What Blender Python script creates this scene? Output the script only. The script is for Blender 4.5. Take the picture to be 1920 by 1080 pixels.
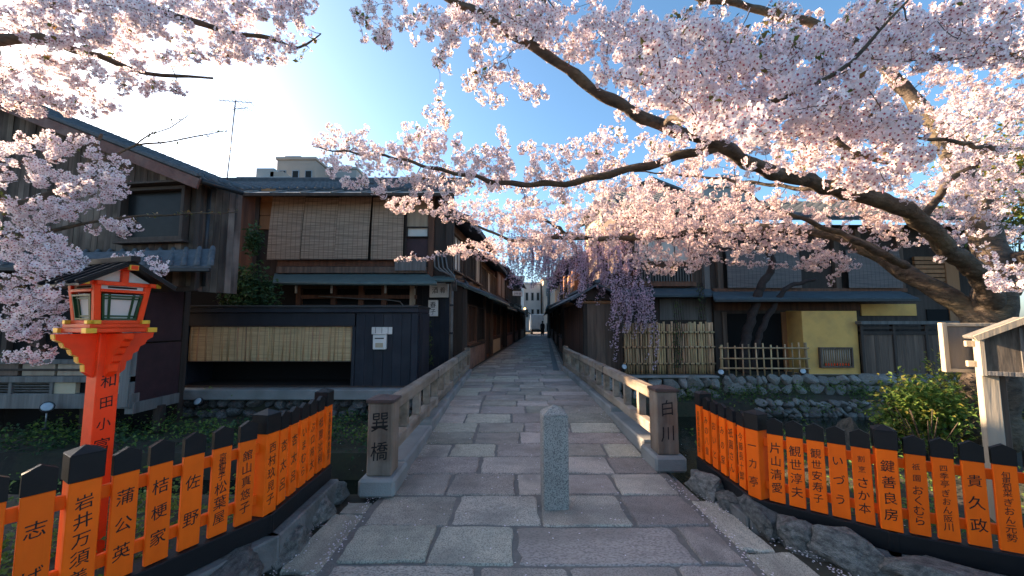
import bpy, math, random
import numpy as np
from mathutils import Vector, Matrix, Euler
from mathutils.geometry import tessellate_polygon

SC = bpy.context.scene
for _o in list(bpy.data.objects):
    bpy.data.objects.remove(_o)
random.seed(7)
RNG = np.random.default_rng(7)
R = math.radians

# ------------------------------------------------------------------ camera
FPX = 747.0                       # focal length in pixels of the 1920 wide frame
PITCH = math.atan(65 / FPX)
EYE = Vector((0, 0, 1.6))
_cd = bpy.data.cameras.new('camera')
_cd.sensor_width = 36.0
_cd.lens = 36.0 * FPX / 1920
_cd.clip_start, _cd.clip_end = 0.05, 1500
CAM = bpy.data.objects.new('camera', _cd)
CAM.location = EYE
CAM.rotation_euler = (math.pi / 2 + PITCH, 0, 0)
SC.collection.objects.link(CAM)
SC.camera = CAM

# ------------------------------------------------------------------ light
SUN_AZ, SUN_EL = -65.0, 19.0      # degrees, clockwise from +Y
_w = bpy.data.worlds.new('World')
SC.world = _w
_w.use_nodes = True
_n = _w.node_tree.nodes
_sky = _n.new('ShaderNodeTexSky')
_sky.sky_type = 'NISHITA'
_sky.sun_disc = False
_sky.sun_elevation = R(SUN_EL)
_sky.sun_rotation = R(SUN_AZ)
_sky.air_density, _sky.dust_density, _sky.ozone_density = 0.85, 1.6, 2.8
_sat = _n.new('ShaderNodeHueSaturation')          # the photograph's deeper sky colour, the same over the whole dome
_sat.inputs['Saturation'].default_value = 1.08
_sat.inputs['Hue'].default_value = 0.49
_w.node_tree.links.new(_sky.outputs[0], _sat.inputs['Color'])
_w.node_tree.links.new(_sat.outputs[0], _n['Background'].inputs[0])
_n['Background'].inputs[1].default_value = 0.055
_sl = bpy.data.lights.new('sun', 'SUN')
_sl.energy, _sl.angle, _sl.color = 3.7, R(0.6), (1.0, 0.72, 0.46)
SUN = bpy.data.objects.new('sun', _sl)
_sd = Vector((math.sin(R(SUN_AZ)) * math.cos(R(SUN_EL)), math.cos(R(SUN_AZ)) * math.cos(R(SUN_EL)), math.sin(R(SUN_EL))))
SUN.rotation_euler = _sd.to_track_quat('Z', 'Y').to_euler()
SUN.location = (-20, 10, 20)
SC.collection.objects.link(SUN)
vs = SC.view_settings
vs.view_transform, vs.look, vs.gamma, vs.use_curve_mapping = 'Standard', 'None', 1.0, False
vs.exposure = 2.75

# ------------------------------------------------------------------ helpers
CP, SP = math.cos(PITCH), math.sin(PITCH)


def ray(u, v):
    a, b = (u - 960) / FPX, (540 - v) / FPX
    return Vector((a, CP - b * SP, SP + b * CP))


def at(u, v, Y):
    """point at depth Y (metres along +Y) seen at photo pixel u, v"""
    d = ray(u, v)
    return EYE + d * (Y / d.y)


def xat(u, Y):
    return (u - 960) / FPX * Y


def zat(v, Y):
    return at(960, v, Y).z


def link(o, parent=None):
    SC.collection.objects.link(o)
    if parent is not None:
        o.parent = parent
    return o


def tag(o, label=None, cat=None, group=None, kind=None):
    if label: o['label'] = label
    if cat: o['category'] = cat
    if group: o['group'] = group
    if kind: o['kind'] = kind
    return o


def thing(name, label, cat, loc=(0, 0, 0), rz=0.0, group=None):
    o = bpy.data.objects.new(name, None)
    o.empty_display_size = 0.2
    o.location = loc
    o.rotation_euler = (0, 0, rz)
    link(o)
    return tag(o, label, cat, group)


class MB:
    """collects shapes into one mesh"""
    def __init__(s):
        s.v, s.f, s.m, s.sm = [], [], [], []

    def add(s, vs_, fs_, mi=0, smooth=False, M=None):
        n = len(s.v)
        if M is not None:
            vs_ = [M @ Vector(p) for p in vs_]
        s.v.extend([tuple(p) for p in vs_])
        for f in fs_:
            s.f.append(tuple(i + n for i in f)); s.m.append(mi); s.sm.append(smooth)
        return s

    def box(s, c, d, b=0.0, rot=None, mi=0):
        h = [x / 2 for x in d]
        b = min(b, min(h) * 0.9)
        Mx = Matrix.Translation(Vector(c)) @ (rot.to_4x4() if rot is not None else Matrix.Identity(4))
        if b <= 0:
            vv = [(x * h[0], y * h[1], z * h[2]) for x in (-1, 1) for y in (-1, 1) for z in (-1, 1)]
            ff = [(0, 1, 3, 2), (4, 6, 7, 5), (0, 4, 5, 1), (2, 3, 7, 6), (0, 2, 6, 4), (1, 5, 7, 3)]
            return s.add(vv, ff, mi, False, Mx)
        vv, key = [], {}
        for x in (-1, 1):
            for y in (-1, 1):
                for z in (-1, 1):
                    sg = (x, y, z)
                    for a in range(3):
                        key[(sg, a)] = len(vv)
                        vv.append(tuple(sg[k] * (h[k] if k == a else h[k] - b) for k in range(3)))
        ff = []
        for a in range(3):
            o1, o2 = [k for k in range(3) if k != a]
            for sa in (-1, 1):
                ring = []
                for (s1, s2) in ((-1, -1), (1, -1), (1, 1), (-1, 1)):
                    g = [0, 0, 0]; g[a] = sa; g[o1] = s1; g[o2] = s2
                    ring.append(key[(tuple(g), a)])
                ff.append(ring)
            for s1 in (-1, 1):
                for s2 in (-1, 1):
                    g0 = [0, 0, 0]; g0[o1] = s1; g0[o2] = s2
                    g1 = list(g0); g0[a] = -1; g1[a] = 1
                    ff.append([key[(tuple(g0), o1)], key[(tuple(g1), o1)], key[(tuple(g1), o2)], key[(tuple(g0), o2)]])
        for x in (-1, 1):
            for y in (-1, 1):
                for z in (-1, 1):
                    ff.append([key[((x, y, z), a)] for a in range(3)])
        out = []
        for f in ff:
            p = [Vector(vv[i]) for i in f]
            nrm = (p[1] - p[0]).cross(p[2] - p[0])
            cen = sum(p, Vector()) / len(p)
            out.append(f if nrm.dot(cen) > 0 else f[::-1])
        return s.add(vv, out, mi, False, Mx)

    def bar(s, p0, p1, w, h, b=0.0, mi=0, up=(0, 0, 1)):
        """box of width w, height h from p0 to p1"""
        p0, p1 = Vector(p0), Vector(p1)
        x = (p1 - p0); L = x.length; x.normalize()
        y = Vector(up).cross(x)
        if y.length < 1e-4: y = Vector((0, 1, 0)).cross(x)
        y.normalize(); z = x.cross(y)
        rot = Matrix((x, y, z)).transposed()
        return s.box((p0 + p1) / 2, (L, w, h), b, rot, mi)

    def tube(s, pts, rad, n=8, mi=0, cap=True, smooth=True):
        pts = [Vector(p) for p in pts]
        if not hasattr(rad, '__len__'): rad = [rad] * len(pts)
        vv, ff = [], []
        ref = Vector((0.13, 0.31, 0.94))
        prevx = None
        for i, p in enumerate(pts):
            t = (pts[min(i + 1, len(pts) - 1)] - pts[max(i - 1, 0)])
            if t.length < 1e-9: t = Vector((0, 0, 1))
            t.normalize()
            if prevx is None:
                x = t.cross(ref if abs(t.dot(ref)) < 0.95 else Vector((1, 0, 0)))
            else:
                x = prevx - t * prevx.dot(t)
            x.normalize(); prevx = x
            y = t.cross(x)
            for k in range(n):
                a = 2 * math.pi * k / n
                vv.append(p + (x * math.cos(a) + y * math.sin(a)) * rad[i])
        for i in range(len(pts) - 1):
            for k in range(n):
                ff.append((i * n + k, i * n + (k + 1) % n, (i + 1) * n + (k + 1) % n, (i + 1) * n + k))
        if cap:
            ff.append(tuple(range(n))[::-1]); ff.append(tuple((len(pts) - 1) * n + k for k in range(n)))
        return s.add(vv, ff, mi, smooth)

    def prism(s, poly, M, t, mi=0):
        """polygon in local xz, extruded along local y by t (centred), placed by matrix M"""
        n = len(poly)
        vv = [(p[0], -t / 2, p[1]) for p in poly] + [(p[0], t / 2, p[1]) for p in poly]
        ff = [tuple(range(n)), tuple(range(2 * n - 1, n - 1, -1))]
        for i in range(n):
            j = (i + 1) % n
            ff.append((j, i, n + i, n + j))
        return s.add(vv, ff, mi, False, M)

    def lathe(s, c, prof, n=12, mi=0, smooth=True, M=None):
        vv, ff = [], []
        for (r, z) in prof:
            for k in range(n):
                a = 2 * math.pi * k / n
                vv.append(Vector((r * math.cos(a), r * math.sin(a), z)))
        for i in range(len(prof) - 1):
            for k in range(n):
                ff.append((i * n + k, i * n + (k + 1) % n, (i + 1) * n + (k + 1) % n, (i + 1) * n + k))
        ff.append(tuple(range(n))[::-1]); ff.append(tuple((len(prof) - 1) * n + k for k in range(n)))
        MM = Matrix.Translation(Vector(c)) @ (M if M is not None else Matrix.Identity(4))
        return s.add(vv, ff, mi, smooth, MM)

    def mesh(s, name, mats):
        me = bpy.data.meshes.new(name)
        me.from_pydata(s.v, [], s.f)
        for m in (mats if isinstance(mats, (list, tuple)) else [mats]):
            me.materials.append(m)
        me.polygons.foreach_set('material_index', s.m)
        me.polygons.foreach_set('use_smooth', s.sm)
        me.update()
        return me

    def build(s, name, mats, parent=None, loc=None, rz=None, kind=None, label=None):
        o = bpy.data.objects.new(name, s.mesh(name, mats))
        if loc is not None: o.location = loc
        if rz is not None: o.rotation_euler = (0, 0, rz)
        link(o, parent)
        if kind: o['kind'] = kind
        if label: o['label'] = label
        return o


def inst(me, name, parent, loc, rot=(0, 0, 0), scale=(1, 1, 1)):
    o = bpy.data.objects.new(name, me)
    o.location, o.rotation_euler, o.scale = loc, rot, scale
    return link(o, parent)


def frame(o, x, z=(0, 0, 1)):
    """matrix with origin o, local x along x, local z up, local y = z cross x"""
    x = Vector(x).normalized(); z = Vector(z)
    y = z.cross(x).normalized(); z = x.cross(y)
    M = Matrix((x, y, z)).transposed().to_4x4()
    M.translation = Vector(o)
    return M


# ------------------------------------------------------------------ materials
def _nodes(name):
    m = bpy.data.materials.new(name)
    m.use_nodes = True
    nt = m.node_tree
    return m, nt, nt.nodes, nt.links, nt.nodes['Principled BSDF']


def mat(name, c1, c2=None, rough=0.7, scale=6.0, stretch=(1, 1, 1), bump=0.25, bscale=None, rnd=0.12,
        hue=0.0, spots=None, spot_scale=90.0, spot_amt=0.5, metal=0.0, spec=0.35, detail=6.0, contrast=0.25, dirt=None, dirt_scale=1.2, dirt_amt=0.5):
    """noise mix of two colours, fine spots, per-object value shift, relief; object coordinates"""
    m, nt, N, L, B = _nodes(name)
    if c2 is None: c2 = tuple(x * 0.75 for x in c1)
    tc = N.new('ShaderNodeTexCoord'); oi = N.new('ShaderNodeObjectInfo')
    mp = N.new('ShaderNodeMapping'); mp.inputs['Scale'].default_value = stretch
    ad = N.new('ShaderNodeVectorMath'); ad.operation = 'ADD'
    sc = N.new('ShaderNodeVectorMath'); sc.operation = 'SCALE'
    cb = N.new('ShaderNodeCombineXYZ')
    for i in range(3): L.new(oi.outputs['Random'], cb.inputs[i])
    L.new(cb.outputs[0], sc.inputs[0]); sc.inputs['Scale'].default_value = 37.0
    L.new(tc.outputs['Object'], ad.inputs[0]); L.new(sc.outputs[0], ad.inputs[1])
    L.new(ad.outputs[0], mp.inputs['Vector'])
    nz = N.new('ShaderNodeTexNoise'); nz.inputs['Scale'].default_value = scale
    nz.inputs['Detail'].default_value = detail; nz.inputs['Roughness'].default_value = 0.62
    L.new(mp.outputs[0], nz.inputs['Vector'])
    rp = N.new('ShaderNodeValToRGB')
    rp.color_ramp.elements[0].position = 0.5 - contrast; rp.color_ramp.elements[1].position = 0.5 + contrast
    rp.color_ramp.elements[0].color = (*c2, 1); rp.color_ramp.elements[1].color = (*c1, 1)
    L.new(nz.outputs['Fac'], rp.inputs['Fac'])
    col = rp.outputs['Color']
    if spots:
        n2 = N.new('ShaderNodeTexNoise'); n2.inputs['Scale'].default_value = spot_scale; n2.inputs['Detail'].default_value = 3.0
        L.new(ad.outputs[0], n2.inputs['Vector'])
        r2 = N.new('ShaderNodeValToRGB'); r2.color_ramp.elements[0].position = 0.48; r2.color_ramp.elements[1].position = 0.6
        L.new(n2.outputs['Fac'], r2.inputs['Fac'])
        mu = N.new('ShaderNodeMath'); mu.operation = 'MULTIPLY'; mu.inputs[1].default_value = spot_amt
        L.new(r2.outputs['Color'], mu.inputs[0])
        mx = N.new('ShaderNodeMix'); mx.data_type = 'RGBA'
        L.new(mu.outputs[0], mx.inputs['Factor']); L.new(col, mx.inputs['A']); mx.inputs['B'].default_value = (*spots, 1)
        col = mx.outputs['Result']
    if dirt:
        n3 = N.new('ShaderNodeTexNoise'); n3.inputs['Scale'].default_value = dirt_scale; n3.inputs['Detail'].default_value = 5.0
        L.new(ad.outputs[0], n3.inputs['Vector'])
        r3 = N.new('ShaderNodeValToRGB'); r3.color_ramp.elements[0].position = 0.45; r3.color_ramp.elements[1].position = 0.68
        L.new(n3.outputs['Fac'], r3.inputs['Fac'])
        mu3 = N.new('ShaderNodeMath'); mu3.operation = 'MULTIPLY'; mu3.inputs[1].default_value = dirt_amt
        L.new(r3.outputs['Color'], mu3.inputs[0])
        mx3 = N.new('ShaderNodeMix'); mx3.data_type = 'RGBA'
        L.new(mu3.outputs[0], mx3.inputs['Factor']); L.new(col, mx3.inputs['A']); mx3.inputs['B'].default_value = (*dirt, 1)
        col = mx3.outputs['Result']
    if rnd or hue:
        hs = N.new('ShaderNodeHueSaturation')
        mr = N.new('ShaderNodeMapRange'); mr.inputs['To Min'].default_value = 1 - rnd; mr.inputs['To Max'].default_value = 1 + rnd
        L.new(oi.outputs['Random'], mr.inputs['Value']); L.new(mr.outputs[0], hs.inputs['Value'])
        if hue:
            mh = N.new('ShaderNodeMapRange'); mh.inputs['To Min'].default_value = 0.5 - hue; mh.inputs['To Max'].default_value = 0.5 + hue
            fr = N.new('ShaderNodeMath'); fr.operation = 'FRACT'
            m7 = N.new('ShaderNodeMath'); m7.operation = 'MULTIPLY'; m7.inputs[1].default_value = 7.31
            L.new(oi.outputs['Random'], m7.inputs[0]); L.new(m7.outputs[0], fr.inputs[0])
            L.new(fr.outputs[0], mh.inputs['Value']); L.new(mh.outputs[0], hs.inputs['Hue'])
        L.new(col, hs.inputs['Color']); col = hs.outputs['Color']
    L.new(col, B.inputs['Base Color'])
    B.inputs['Roughness'].default_value = rough
    B.inputs['Metallic'].default_value = metal
    B.inputs['Specular IOR Level'].default_value = spec
    if bump:
        nb = N.new('ShaderNodeTexNoise'); nb.inputs['Scale'].default_value = bscale or scale * 3; nb.inputs['Detail'].default_value = 8.0
        L.new(mp.outputs[0], nb.inputs['Vector'])
        bp = N.new('ShaderNodeBump'); bp.inputs['Strength'].default_value = bump; bp.inputs['Distance'].default_value = 0.02
        L.new(nb.outputs['Fac'], bp.inputs['Height']); L.new(bp.outputs[0], B.inputs['Normal'])
    return m


def leafy(name, c1, c2, trans=0.35, rough=0.55):
    """thin leaf or petal: diffuse plus translucent, tint from a per-leaf value stored on the mesh"""
    m, nt, N, L, B = _nodes(name)
    at_ = N.new('ShaderNodeAttribute'); at_.attribute_name = 'tint'
    mx = N.new('ShaderNodeMix'); mx.data_type = 'RGBA'
    mx.inputs['A'].default_value = (*c1, 1); mx.inputs['B'].default_value = (*c2, 1)
    L.new(at_.outputs['Fac'], mx.inputs['Factor'])
    L.new(mx.outputs['Result'], B.inputs['Base Color'])
    B.inputs['Roughness'].default_value = rough; B.inputs['Specular IOR Level'].default_value = 0.25
    tr = N.new('ShaderNodeBsdfTranslucent'); L.new(mx.outputs['Result'], tr.inputs['Color'])
    ms = N.new('ShaderNodeMixShader'); ms.inputs[0].default_value = trans
    L.new(B.outputs[0], ms.inputs[1]); L.new(tr.outputs[0], ms.inputs[2])
    L.new(ms.outputs[0], N['Material Output'].inputs['Surface'])
    return m


M = {}
VG = (1, 1, 0.07)     # vertical grain
M['granite'] = mat('granite', (.60, .51, .41), (.41, .355, .29), rough=.75, scale=5, bump=.5, bscale=120, rnd=.28, hue=.03,
                   spots=(.055, .055, .06), spot_scale=62, spot_amt=.6, dirt=(.17, .15, .13), dirt_scale=1.3, dirt_amt=.6)
M['granite_pink'] = mat('granite_pink', (.48, .40, .345), (.34, .28, .245), rough=.75, scale=5, bump=.5, bscale=120, rnd=.2,
                        spots=(.07, .06, .06), spot_scale=62, spot_amt=.55, dirt=(.2, .17, .14), dirt_scale=1.3, dirt_amt=.6)
M['granite_post'] = mat('granite_post', (.40, .375, .34), (.28, .26, .24), rough=.8, scale=5, bump=.2, bscale=150, rnd=0, spots=(.07, .07, .07), spot_scale=120, spot_amt=.75, dirt=(.2, .18, .16), dirt_scale=2.2, dirt_amt=.3)
M['post_cap'] = mat('rusty_cap', (.10, .055, .045), (.05, .03, .026), rough=.6, scale=8, bump=.2, rnd=.05)
M['footing'] = mat('grey_footing', (.19, .185, .18), (.1, .097, .094), scale=6, bump=.5, bscale=40, rnd=.06, dirt=(.05, .05, .045), dirt_scale=4, dirt_amt=.6)
M['mortar'] = mat('mortar', (.23, .205, .18), (.13, .12, .105), scale=14, bump=.6, bscale=60, rnd=0, spots=(.22, .2, .18), spot_scale=160, spot_amt=.4)
M['concrete'] = mat('concrete', (.30, .30, .29), (.2, .2, .195), scale=6, bump=.35, bscale=60, rnd=.06, dirt=(.09, .09, .085), dirt_scale=3, dirt_amt=.5)
M['rock'] = mat('rock', (.22, .21, .195), (.06, .058, .055), rough=.8, scale=4.5, bump=.9, bscale=18, rnd=.3, spots=(.03, .03, .03), spot_scale=45, spot_amt=.5, contrast=.16)
M['rock_shaded'] = mat('shade_toned_rock', (.085, .08, .065), (.03, .03, .025), rough=.9, scale=4.5, bump=.8, bscale=18, rnd=0)  # darkened rock: the garden stone's shade is put into its colour
M['building_white'] = mat('white_render', (.62, .62, .6), (.5, .5, .49), rough=.8, scale=.6, bump=.1, rnd=.08)
M['rock_light'] = mat('rock_light', (.34, .32, .29), (.15, .145, .135), rough=.85, scale=5, bump=.7, bscale=20, rnd=.3, hue=.02, spots=(.06, .065, .05), spot_scale=30, spot_amt=.4)
M['orange'] = mat('vermilion_paint', (.98, .15, .004), (.88, .118, .003), rough=.55, scale=9, stretch=(1, 1, .08), bump=.22, bscale=26, rnd=.1, spec=.2, dirt=(.6, .075, .004), dirt_scale=6, dirt_amt=.25)
M['orange_red'] = mat('vermilion_lantern', (.9, .075, .012), (.8, .055, .01), rough=.42, scale=4, bump=.05, bscale=30, rnd=.05, spec=.25, dirt=(.55, .05, .012), dirt_scale=7, dirt_amt=.5)
M['black'] = mat('black_lacquer', (.014, .014, .016), (.008, .008, .009), rough=.45, scale=4, bump=.06, bscale=40, rnd=.1, spec=.2)
M['ink'] = mat('ink', (.006, .006, .007), (.004, .004, .005), rough=.5, bump=0, rnd=0)
M['gold'] = mat('gold_leaf', (.75, .48, .05), (.6, .36, .04), rough=.35, scale=8, bump=.1, rnd=0, metal=.35)
M['green_frame'] = mat('green_frame', (.012, .06, .018), (.008, .04, .012), rough=.4, bump=.05, rnd=0)
M['paper'] = mat('paper_pane', (.62, .62, .58), (.5, .5, .47), rough=.5, scale=3, bump=.05, rnd=.05)
M['white_paint'] = mat('white_paint', (.74, .73, .7), (.6, .59, .56), rough=.6, scale=5, bump=.1, rnd=.03, dirt=(.3, .28, .25), dirt_scale=3, dirt_amt=.3)
M['rail_wood'] = mat('weathered_rail_wood', (.30, .235, .175), (.10, .075, .055), rough=.8, scale=7, stretch=(.12, 1, 1), bump=.6, bscale=16, rnd=.15, contrast=.2, dirt=(.33, .31, .29), dirt_scale=4, dirt_amt=.4)
M['post_wood'] = mat('weathered_post_wood', (.27, .19, .135), (.085, .06, .045), rough=.8, scale=8, stretch=VG, bump=.6, bscale=16, rnd=.12, contrast=.2, dirt=(.3, .28, .25), dirt_scale=4, dirt_amt=.35)
M['board_wood'] = mat('old_cedar_board', (.115, .08, .06), (.022, .016, .014), rough=.85, scale=9, stretch=(1, 1, .05), bump=.7, bscale=14, rnd=.45, hue=.012, contrast=.2, dirt=(.26, .21, .17), dirt_scale=1.3, dirt_amt=.45)
M['dark_wood'] = mat('dark_timber', (.07, .05, .041), (.026, .019, .016), rough=.75, scale=9, stretch=VG, bump=.4, rnd=.25)
M['red_wood'] = mat('reddish_timber', (.16, .07, .04), (.06, .028, .018), rough=.75, scale=9, stretch=VG, bump=.4, rnd=.25, contrast=.2)
M['brown_wood'] = mat('brown_timber', (.17, .115, .085), (.06, .042, .034), rough=.8, scale=10, stretch=VG, bump=.5, rnd=.25, contrast=.2)
M['grey_wood'] = mat('grey_timber', (.19, .18, .17), (.09, .085, .08), rough=.8, scale=10, stretch=VG, bump=.5, rnd=.2, contrast=.2)
M['orange_wood'] = mat('honey_timber', (.36, .17, .07), (.2, .085, .035), rough=.6, scale=8, stretch=VG, bump=.2, rnd=.15)
M['tan_wood'] = mat('tan_timber', (.42, .33, .24), (.24, .18, .13), rough=.75, scale=8, stretch=VG, bump=.3, rnd=.12)
M['bargeboard'] = mat('bargeboard', (.19, .075, .06), (.09, .038, .032), rough=.7, scale=6, bump=.4, rnd=.1, dirt=(.25, .18, .15), dirt_scale=2, dirt_amt=.4)
M['plum_panel'] = mat('plum_panel', (.055, .024, .028), (.03, .015, .018), rough=.6, scale=5, bump=.1, rnd=.1)
M['navy'] = mat('navy_boards', (.014, .019, .031), (.008, .011, .019), rough=.6, scale=6, stretch=VG, bump=.3, rnd=.15, dirt=(.035, .042, .055), dirt_scale=2, dirt_amt=.4)
M['tile'] = mat('roof_tile', (.12, .135, .15), (.06, .068, .078), rough=.8, scale=7, bump=.5, rnd=.15, spec=.15)
M['copper'] = mat('green_metal_eave', (.10, .145, .135), (.055, .08, .078), rough=.55, scale=4, bump=.2, rnd=.1, spec=.45)
M['blue_eave'] = mat('slate_metal_eave', (.085, .12, .14), (.05, .07, .085), rough=.55, scale=4, bump=.2, rnd=.1, spec=.45)
M['grey_eave'] = mat('grey_metal_eave', (.2, .215, .21), (.11, .12, .12), rough=.5, scale=4, bump=.2, rnd=.12)
M['ochre'] = mat('ochre_plaster', (.78, .46, .14), (.68, .38, .11), rough=.85, scale=2.5, bump=.35, bscale=50, rnd=.04, dirt=(.36, .22, .10), dirt_scale=1.8, dirt_amt=.45)
M['beige'] = mat('beige_plaster', (.48, .41, .29), (.4, .33, .23), rough=.85, scale=3, bump=.15, bscale=50, rnd=.08)
M['mottled'] = mat('mottled_plaster', (.26, .15, .12), (.12, .075, .06), rough=.85, scale=3.5, bump=.4, bscale=30, rnd=.1, dirt=(.34, .2, .1), dirt_scale=2, dirt_amt=.4)
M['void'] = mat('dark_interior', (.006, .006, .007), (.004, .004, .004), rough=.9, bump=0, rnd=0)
M['glass'] = mat('window_glass', (.022, .024, .026), (.014, .015, .016), rough=.3, bump=.02, bscale=4, rnd=0, spec=.1)
M['bamboo'] = mat('bamboo', (.56, .37, .2), (.26, .15, .08), rough=.5, scale=5, stretch=(1, 1, .25), bump=.15, rnd=.35, hue=.015, contrast=.2)
M['twine'] = mat('black_twine', (.03, .022, .018), (.015, .012, .01), rough=.9, scale=30, bump=.3, rnd=.1)
M['metal'] = mat('grey_metal', (.3, .31, .32), (.2, .21, .22), rough=.35, scale=5, bump=.05, rnd=.1, metal=.7)
M['dark_metal'] = mat('dark_metal', (.04, .042, .046), (.025, .026, .03), rough=.45, scale=5, bump=.05, rnd=.1, metal=.4)
M['pipe'] = mat('grey_pipe', (.16, .15, .145), (.1, .095, .09), rough=.5, scale=5, bump=.05, rnd=.15)
M['lens'] = mat('lamp_lens', (.5, .56, .6), (.3, .36, .4), rough=.12, bump=.03, rnd=.1, spec=.7)
M['bark'] = mat('cherry_bark', (.13, .096, .07), (.028, .022, .018), rough=.85, scale=9, stretch=(1, 1, 2.2), bump=1.0, bscale=22, rnd=.05, contrast=.2, dirt=(.2, .165, .09), dirt_scale=2.5, dirt_amt=.35)
M['bark_dark'] = mat('twig_bark', (.05, .034, .03), (.022, .016, .015), rough=.85, scale=12, bump=.3, rnd=.05)
M['soil'] = mat('soil', (.075, .062, .045), (.035, .03, .022), rough=.95, scale=3, bump=.8, bscale=20, rnd=0, dirt=(.04, .055, .02), dirt_scale=1.5, dirt_amt=.6)
M['building_grey'] = mat('grey_render', (.36, .36, .35), (.29, .29, .28), rough=.8, scale=.6, bump=.1, rnd=.08)
M['building_tan'] = mat('tan_render', (.40, .34, .29), (.33, .28, .24), rough=.8, scale=.6, bump=.1, rnd=.05)
M['cream'] = mat('cream_render', (.5, .42, .26), (.42, .34, .2), rough=.8, scale=1, bump=.1, rnd=.05)
M['skin'] = mat('skin', (.45, .28, .2), (.38, .22, .16), rough=.6, bump=0, rnd=0)
M['coat'] = mat('dark_coat', (.016, .016, .02), (.01, .01, .013), rough=.8, scale=12, bump=.2, rnd=0)
M['sign_stain'] = mat('stained_board', (.27, .22, .17), (.03, .026, .022), rough=.8, scale=5, stretch=(1, 1, .16), bump=.4, rnd=.1, contrast=.14)
M['sign_white'] = mat('bleached_wood', (.42, .37, .29), (.28, .24, .19), rough=.75, scale=8, stretch=VG, bump=.3, rnd=.08)
M['petal'] = leafy('petal', (.88, .84, .87), (.86, .72, .77), trans=.42)
M['petal_far'] = leafy('petal_far', (.85, .76, .75), (.81, .6, .6), trans=.42)
M['petal_mauve'] = leafy('petal_mauve', (.88, .72, .80), (.74, .50, .68), trans=.4)
M['flower_eye'] = leafy('flower_eye', (.42, .06, .13), (.3, .05, .07), trans=.2)
M['calyx'] = leafy('calyx', (.25, .07, .05), (.16, .13, .04), trans=.2)
M['bud'] = leafy('bud', (.72, .34, .45), (.5, .16, .25), trans=.25)
M['young_leaf'] = leafy('young_leaf', (.12, .17, .035), (.19, .11, .045), trans=.45)
M['leaf'] = leafy('leaf', (.075, .16, .03), (.19, .27, .06), trans=.35)
M['leaf_dark'] = leafy('leaf_dark', (.035, .075, .032), (.06, .11, .045), trans=.25)
M['leaf_yellow'] = leafy('leaf_yellow', (.13, .17, .035), (.3, .25, .05), trans=.45)
M['leaf_ivy'] = leafy('leaf_ivy', (.05, .10, .025), (.11, .15, .045), trans=.3)


def blind_mat(name, c1, c2, slat, cord):
    """split-reed blind: fine horizontal reeds, thin vertical strings"""
    m, nt, N, L, B = _nodes(name)
    tc = N.new('ShaderNodeTexCoord')
    sx = N.new('ShaderNodeSeparateXYZ'); L.new(tc.outputs['Object'], sx.inputs[0])
    mp = N.new('ShaderNodeMapping'); mp.inputs['Scale'].default_value = (1.5, 1.5, slat)
    L.new(tc.outputs['Object'], mp.inputs['Vector'])
    nz = N.new('ShaderNodeTexNoise'); nz.inputs['Scale'].default_value = 1.0; nz.inputs['Detail'].default_value = 5
    L.new(mp.outputs[0], nz.inputs['Vector'])
    rp = N.new('ShaderNodeValToRGB')
    rp.color_ramp.elements[0].position, rp.color_ramp.elements[1].position = .33, .66
    rp.color_ramp.elements[0].color, rp.color_ramp.elements[1].color = (*c2, 1), (*c1, 1)
    L.new(nz.outputs['Fac'], rp.inputs['Fac'])
    mu = N.new('ShaderNodeMath'); mu.operation = 'MULTIPLY'; mu.inputs[1].default_value = cord
    fr = N.new('ShaderNodeMath'); fr.operation = 'FRACT'
    lt = N.new('ShaderNodeMath'); lt.operation = 'LESS_THAN'; lt.inputs[1].default_value = .12
    L.new(sx.outputs[0], mu.inputs[0]); L.new(mu.outputs[0], fr.inputs[0]); L.new(fr.outputs[0], lt.inputs[0])
    mx = N.new('ShaderNodeMix'); mx.data_type = 'RGBA'
    mm = N.new('ShaderNodeMath'); mm.operation = 'MULTIPLY'; mm.inputs[1].default_value = .55
    L.new(lt.outputs[0], mm.inputs[0]); L.new(mm.outputs[0], mx.inputs['Factor'])
    L.new(rp.outputs['Color'], mx.inputs['A']); mx.inputs['B'].default_value = (*[x * .5 for x in c2], 1)
    L.new(mx.outputs['Result'], B.inputs['Base Color'])
    B.inputs['Roughness'].default_value = .8
    bp = N.new('ShaderNodeBump'); bp.inputs['Strength'].default_value = .6; bp.inputs['Distance'].default_value = .01
    L.new(nz.outputs['Fac'], bp.inputs['Height']); L.new(bp.outputs[0], B.inputs['Normal'])
    return m


M['blind'] = blind_mat('brown_reed_blind', (.40, .285, .20), (.17, .115, .08), 60, 7.5)
M['blind_grey'] = blind_mat('grey_reed_blind', (.17, .145, .14), (.085, .075, .075), 60, 7.5)
M['blind_straw'] = blind_mat('straw_blind', (.62, .44, .24), (.4, .26, .13), 70, 6)


def water_mat():
    m, nt, N, L, B = _nodes('canal_water')
    B.inputs['Base Color'].default_value = (.012, .015, .010, 1)
    B.inputs['Roughness'].default_value = .06
    tc = N.new('ShaderNodeTexCoord'); nz = N.new('ShaderNodeTexNoise')
    nz.inputs['Scale'].default_value = 5; nz.inputs['Detail'].default_value = 4
    L.new(tc.outputs['Object'], nz.inputs['Vector'])
    bp = N.new('ShaderNodeBump'); bp.inputs['Strength'].default_value = .35; bp.inputs['Distance'].default_value = .03
    L.new(nz.outputs['Fac'], bp.inputs['Height']); L.new(bp.outputs[0], B.inputs['Normal'])
    return m


M['water'] = water_mat()


def glow(name, c, s):
    m, nt, N, L, B = _nodes(name)
    B.inputs['Base Color'].default_value = (*c, 1)
    B.inputs['Emission Color'].default_value = (*c, 1); B.inputs['Emission Strength'].default_value = s
    return m


M['lit_bulb'] = glow('lit_bulb', (1, .5, .15), 1.6)

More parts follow.
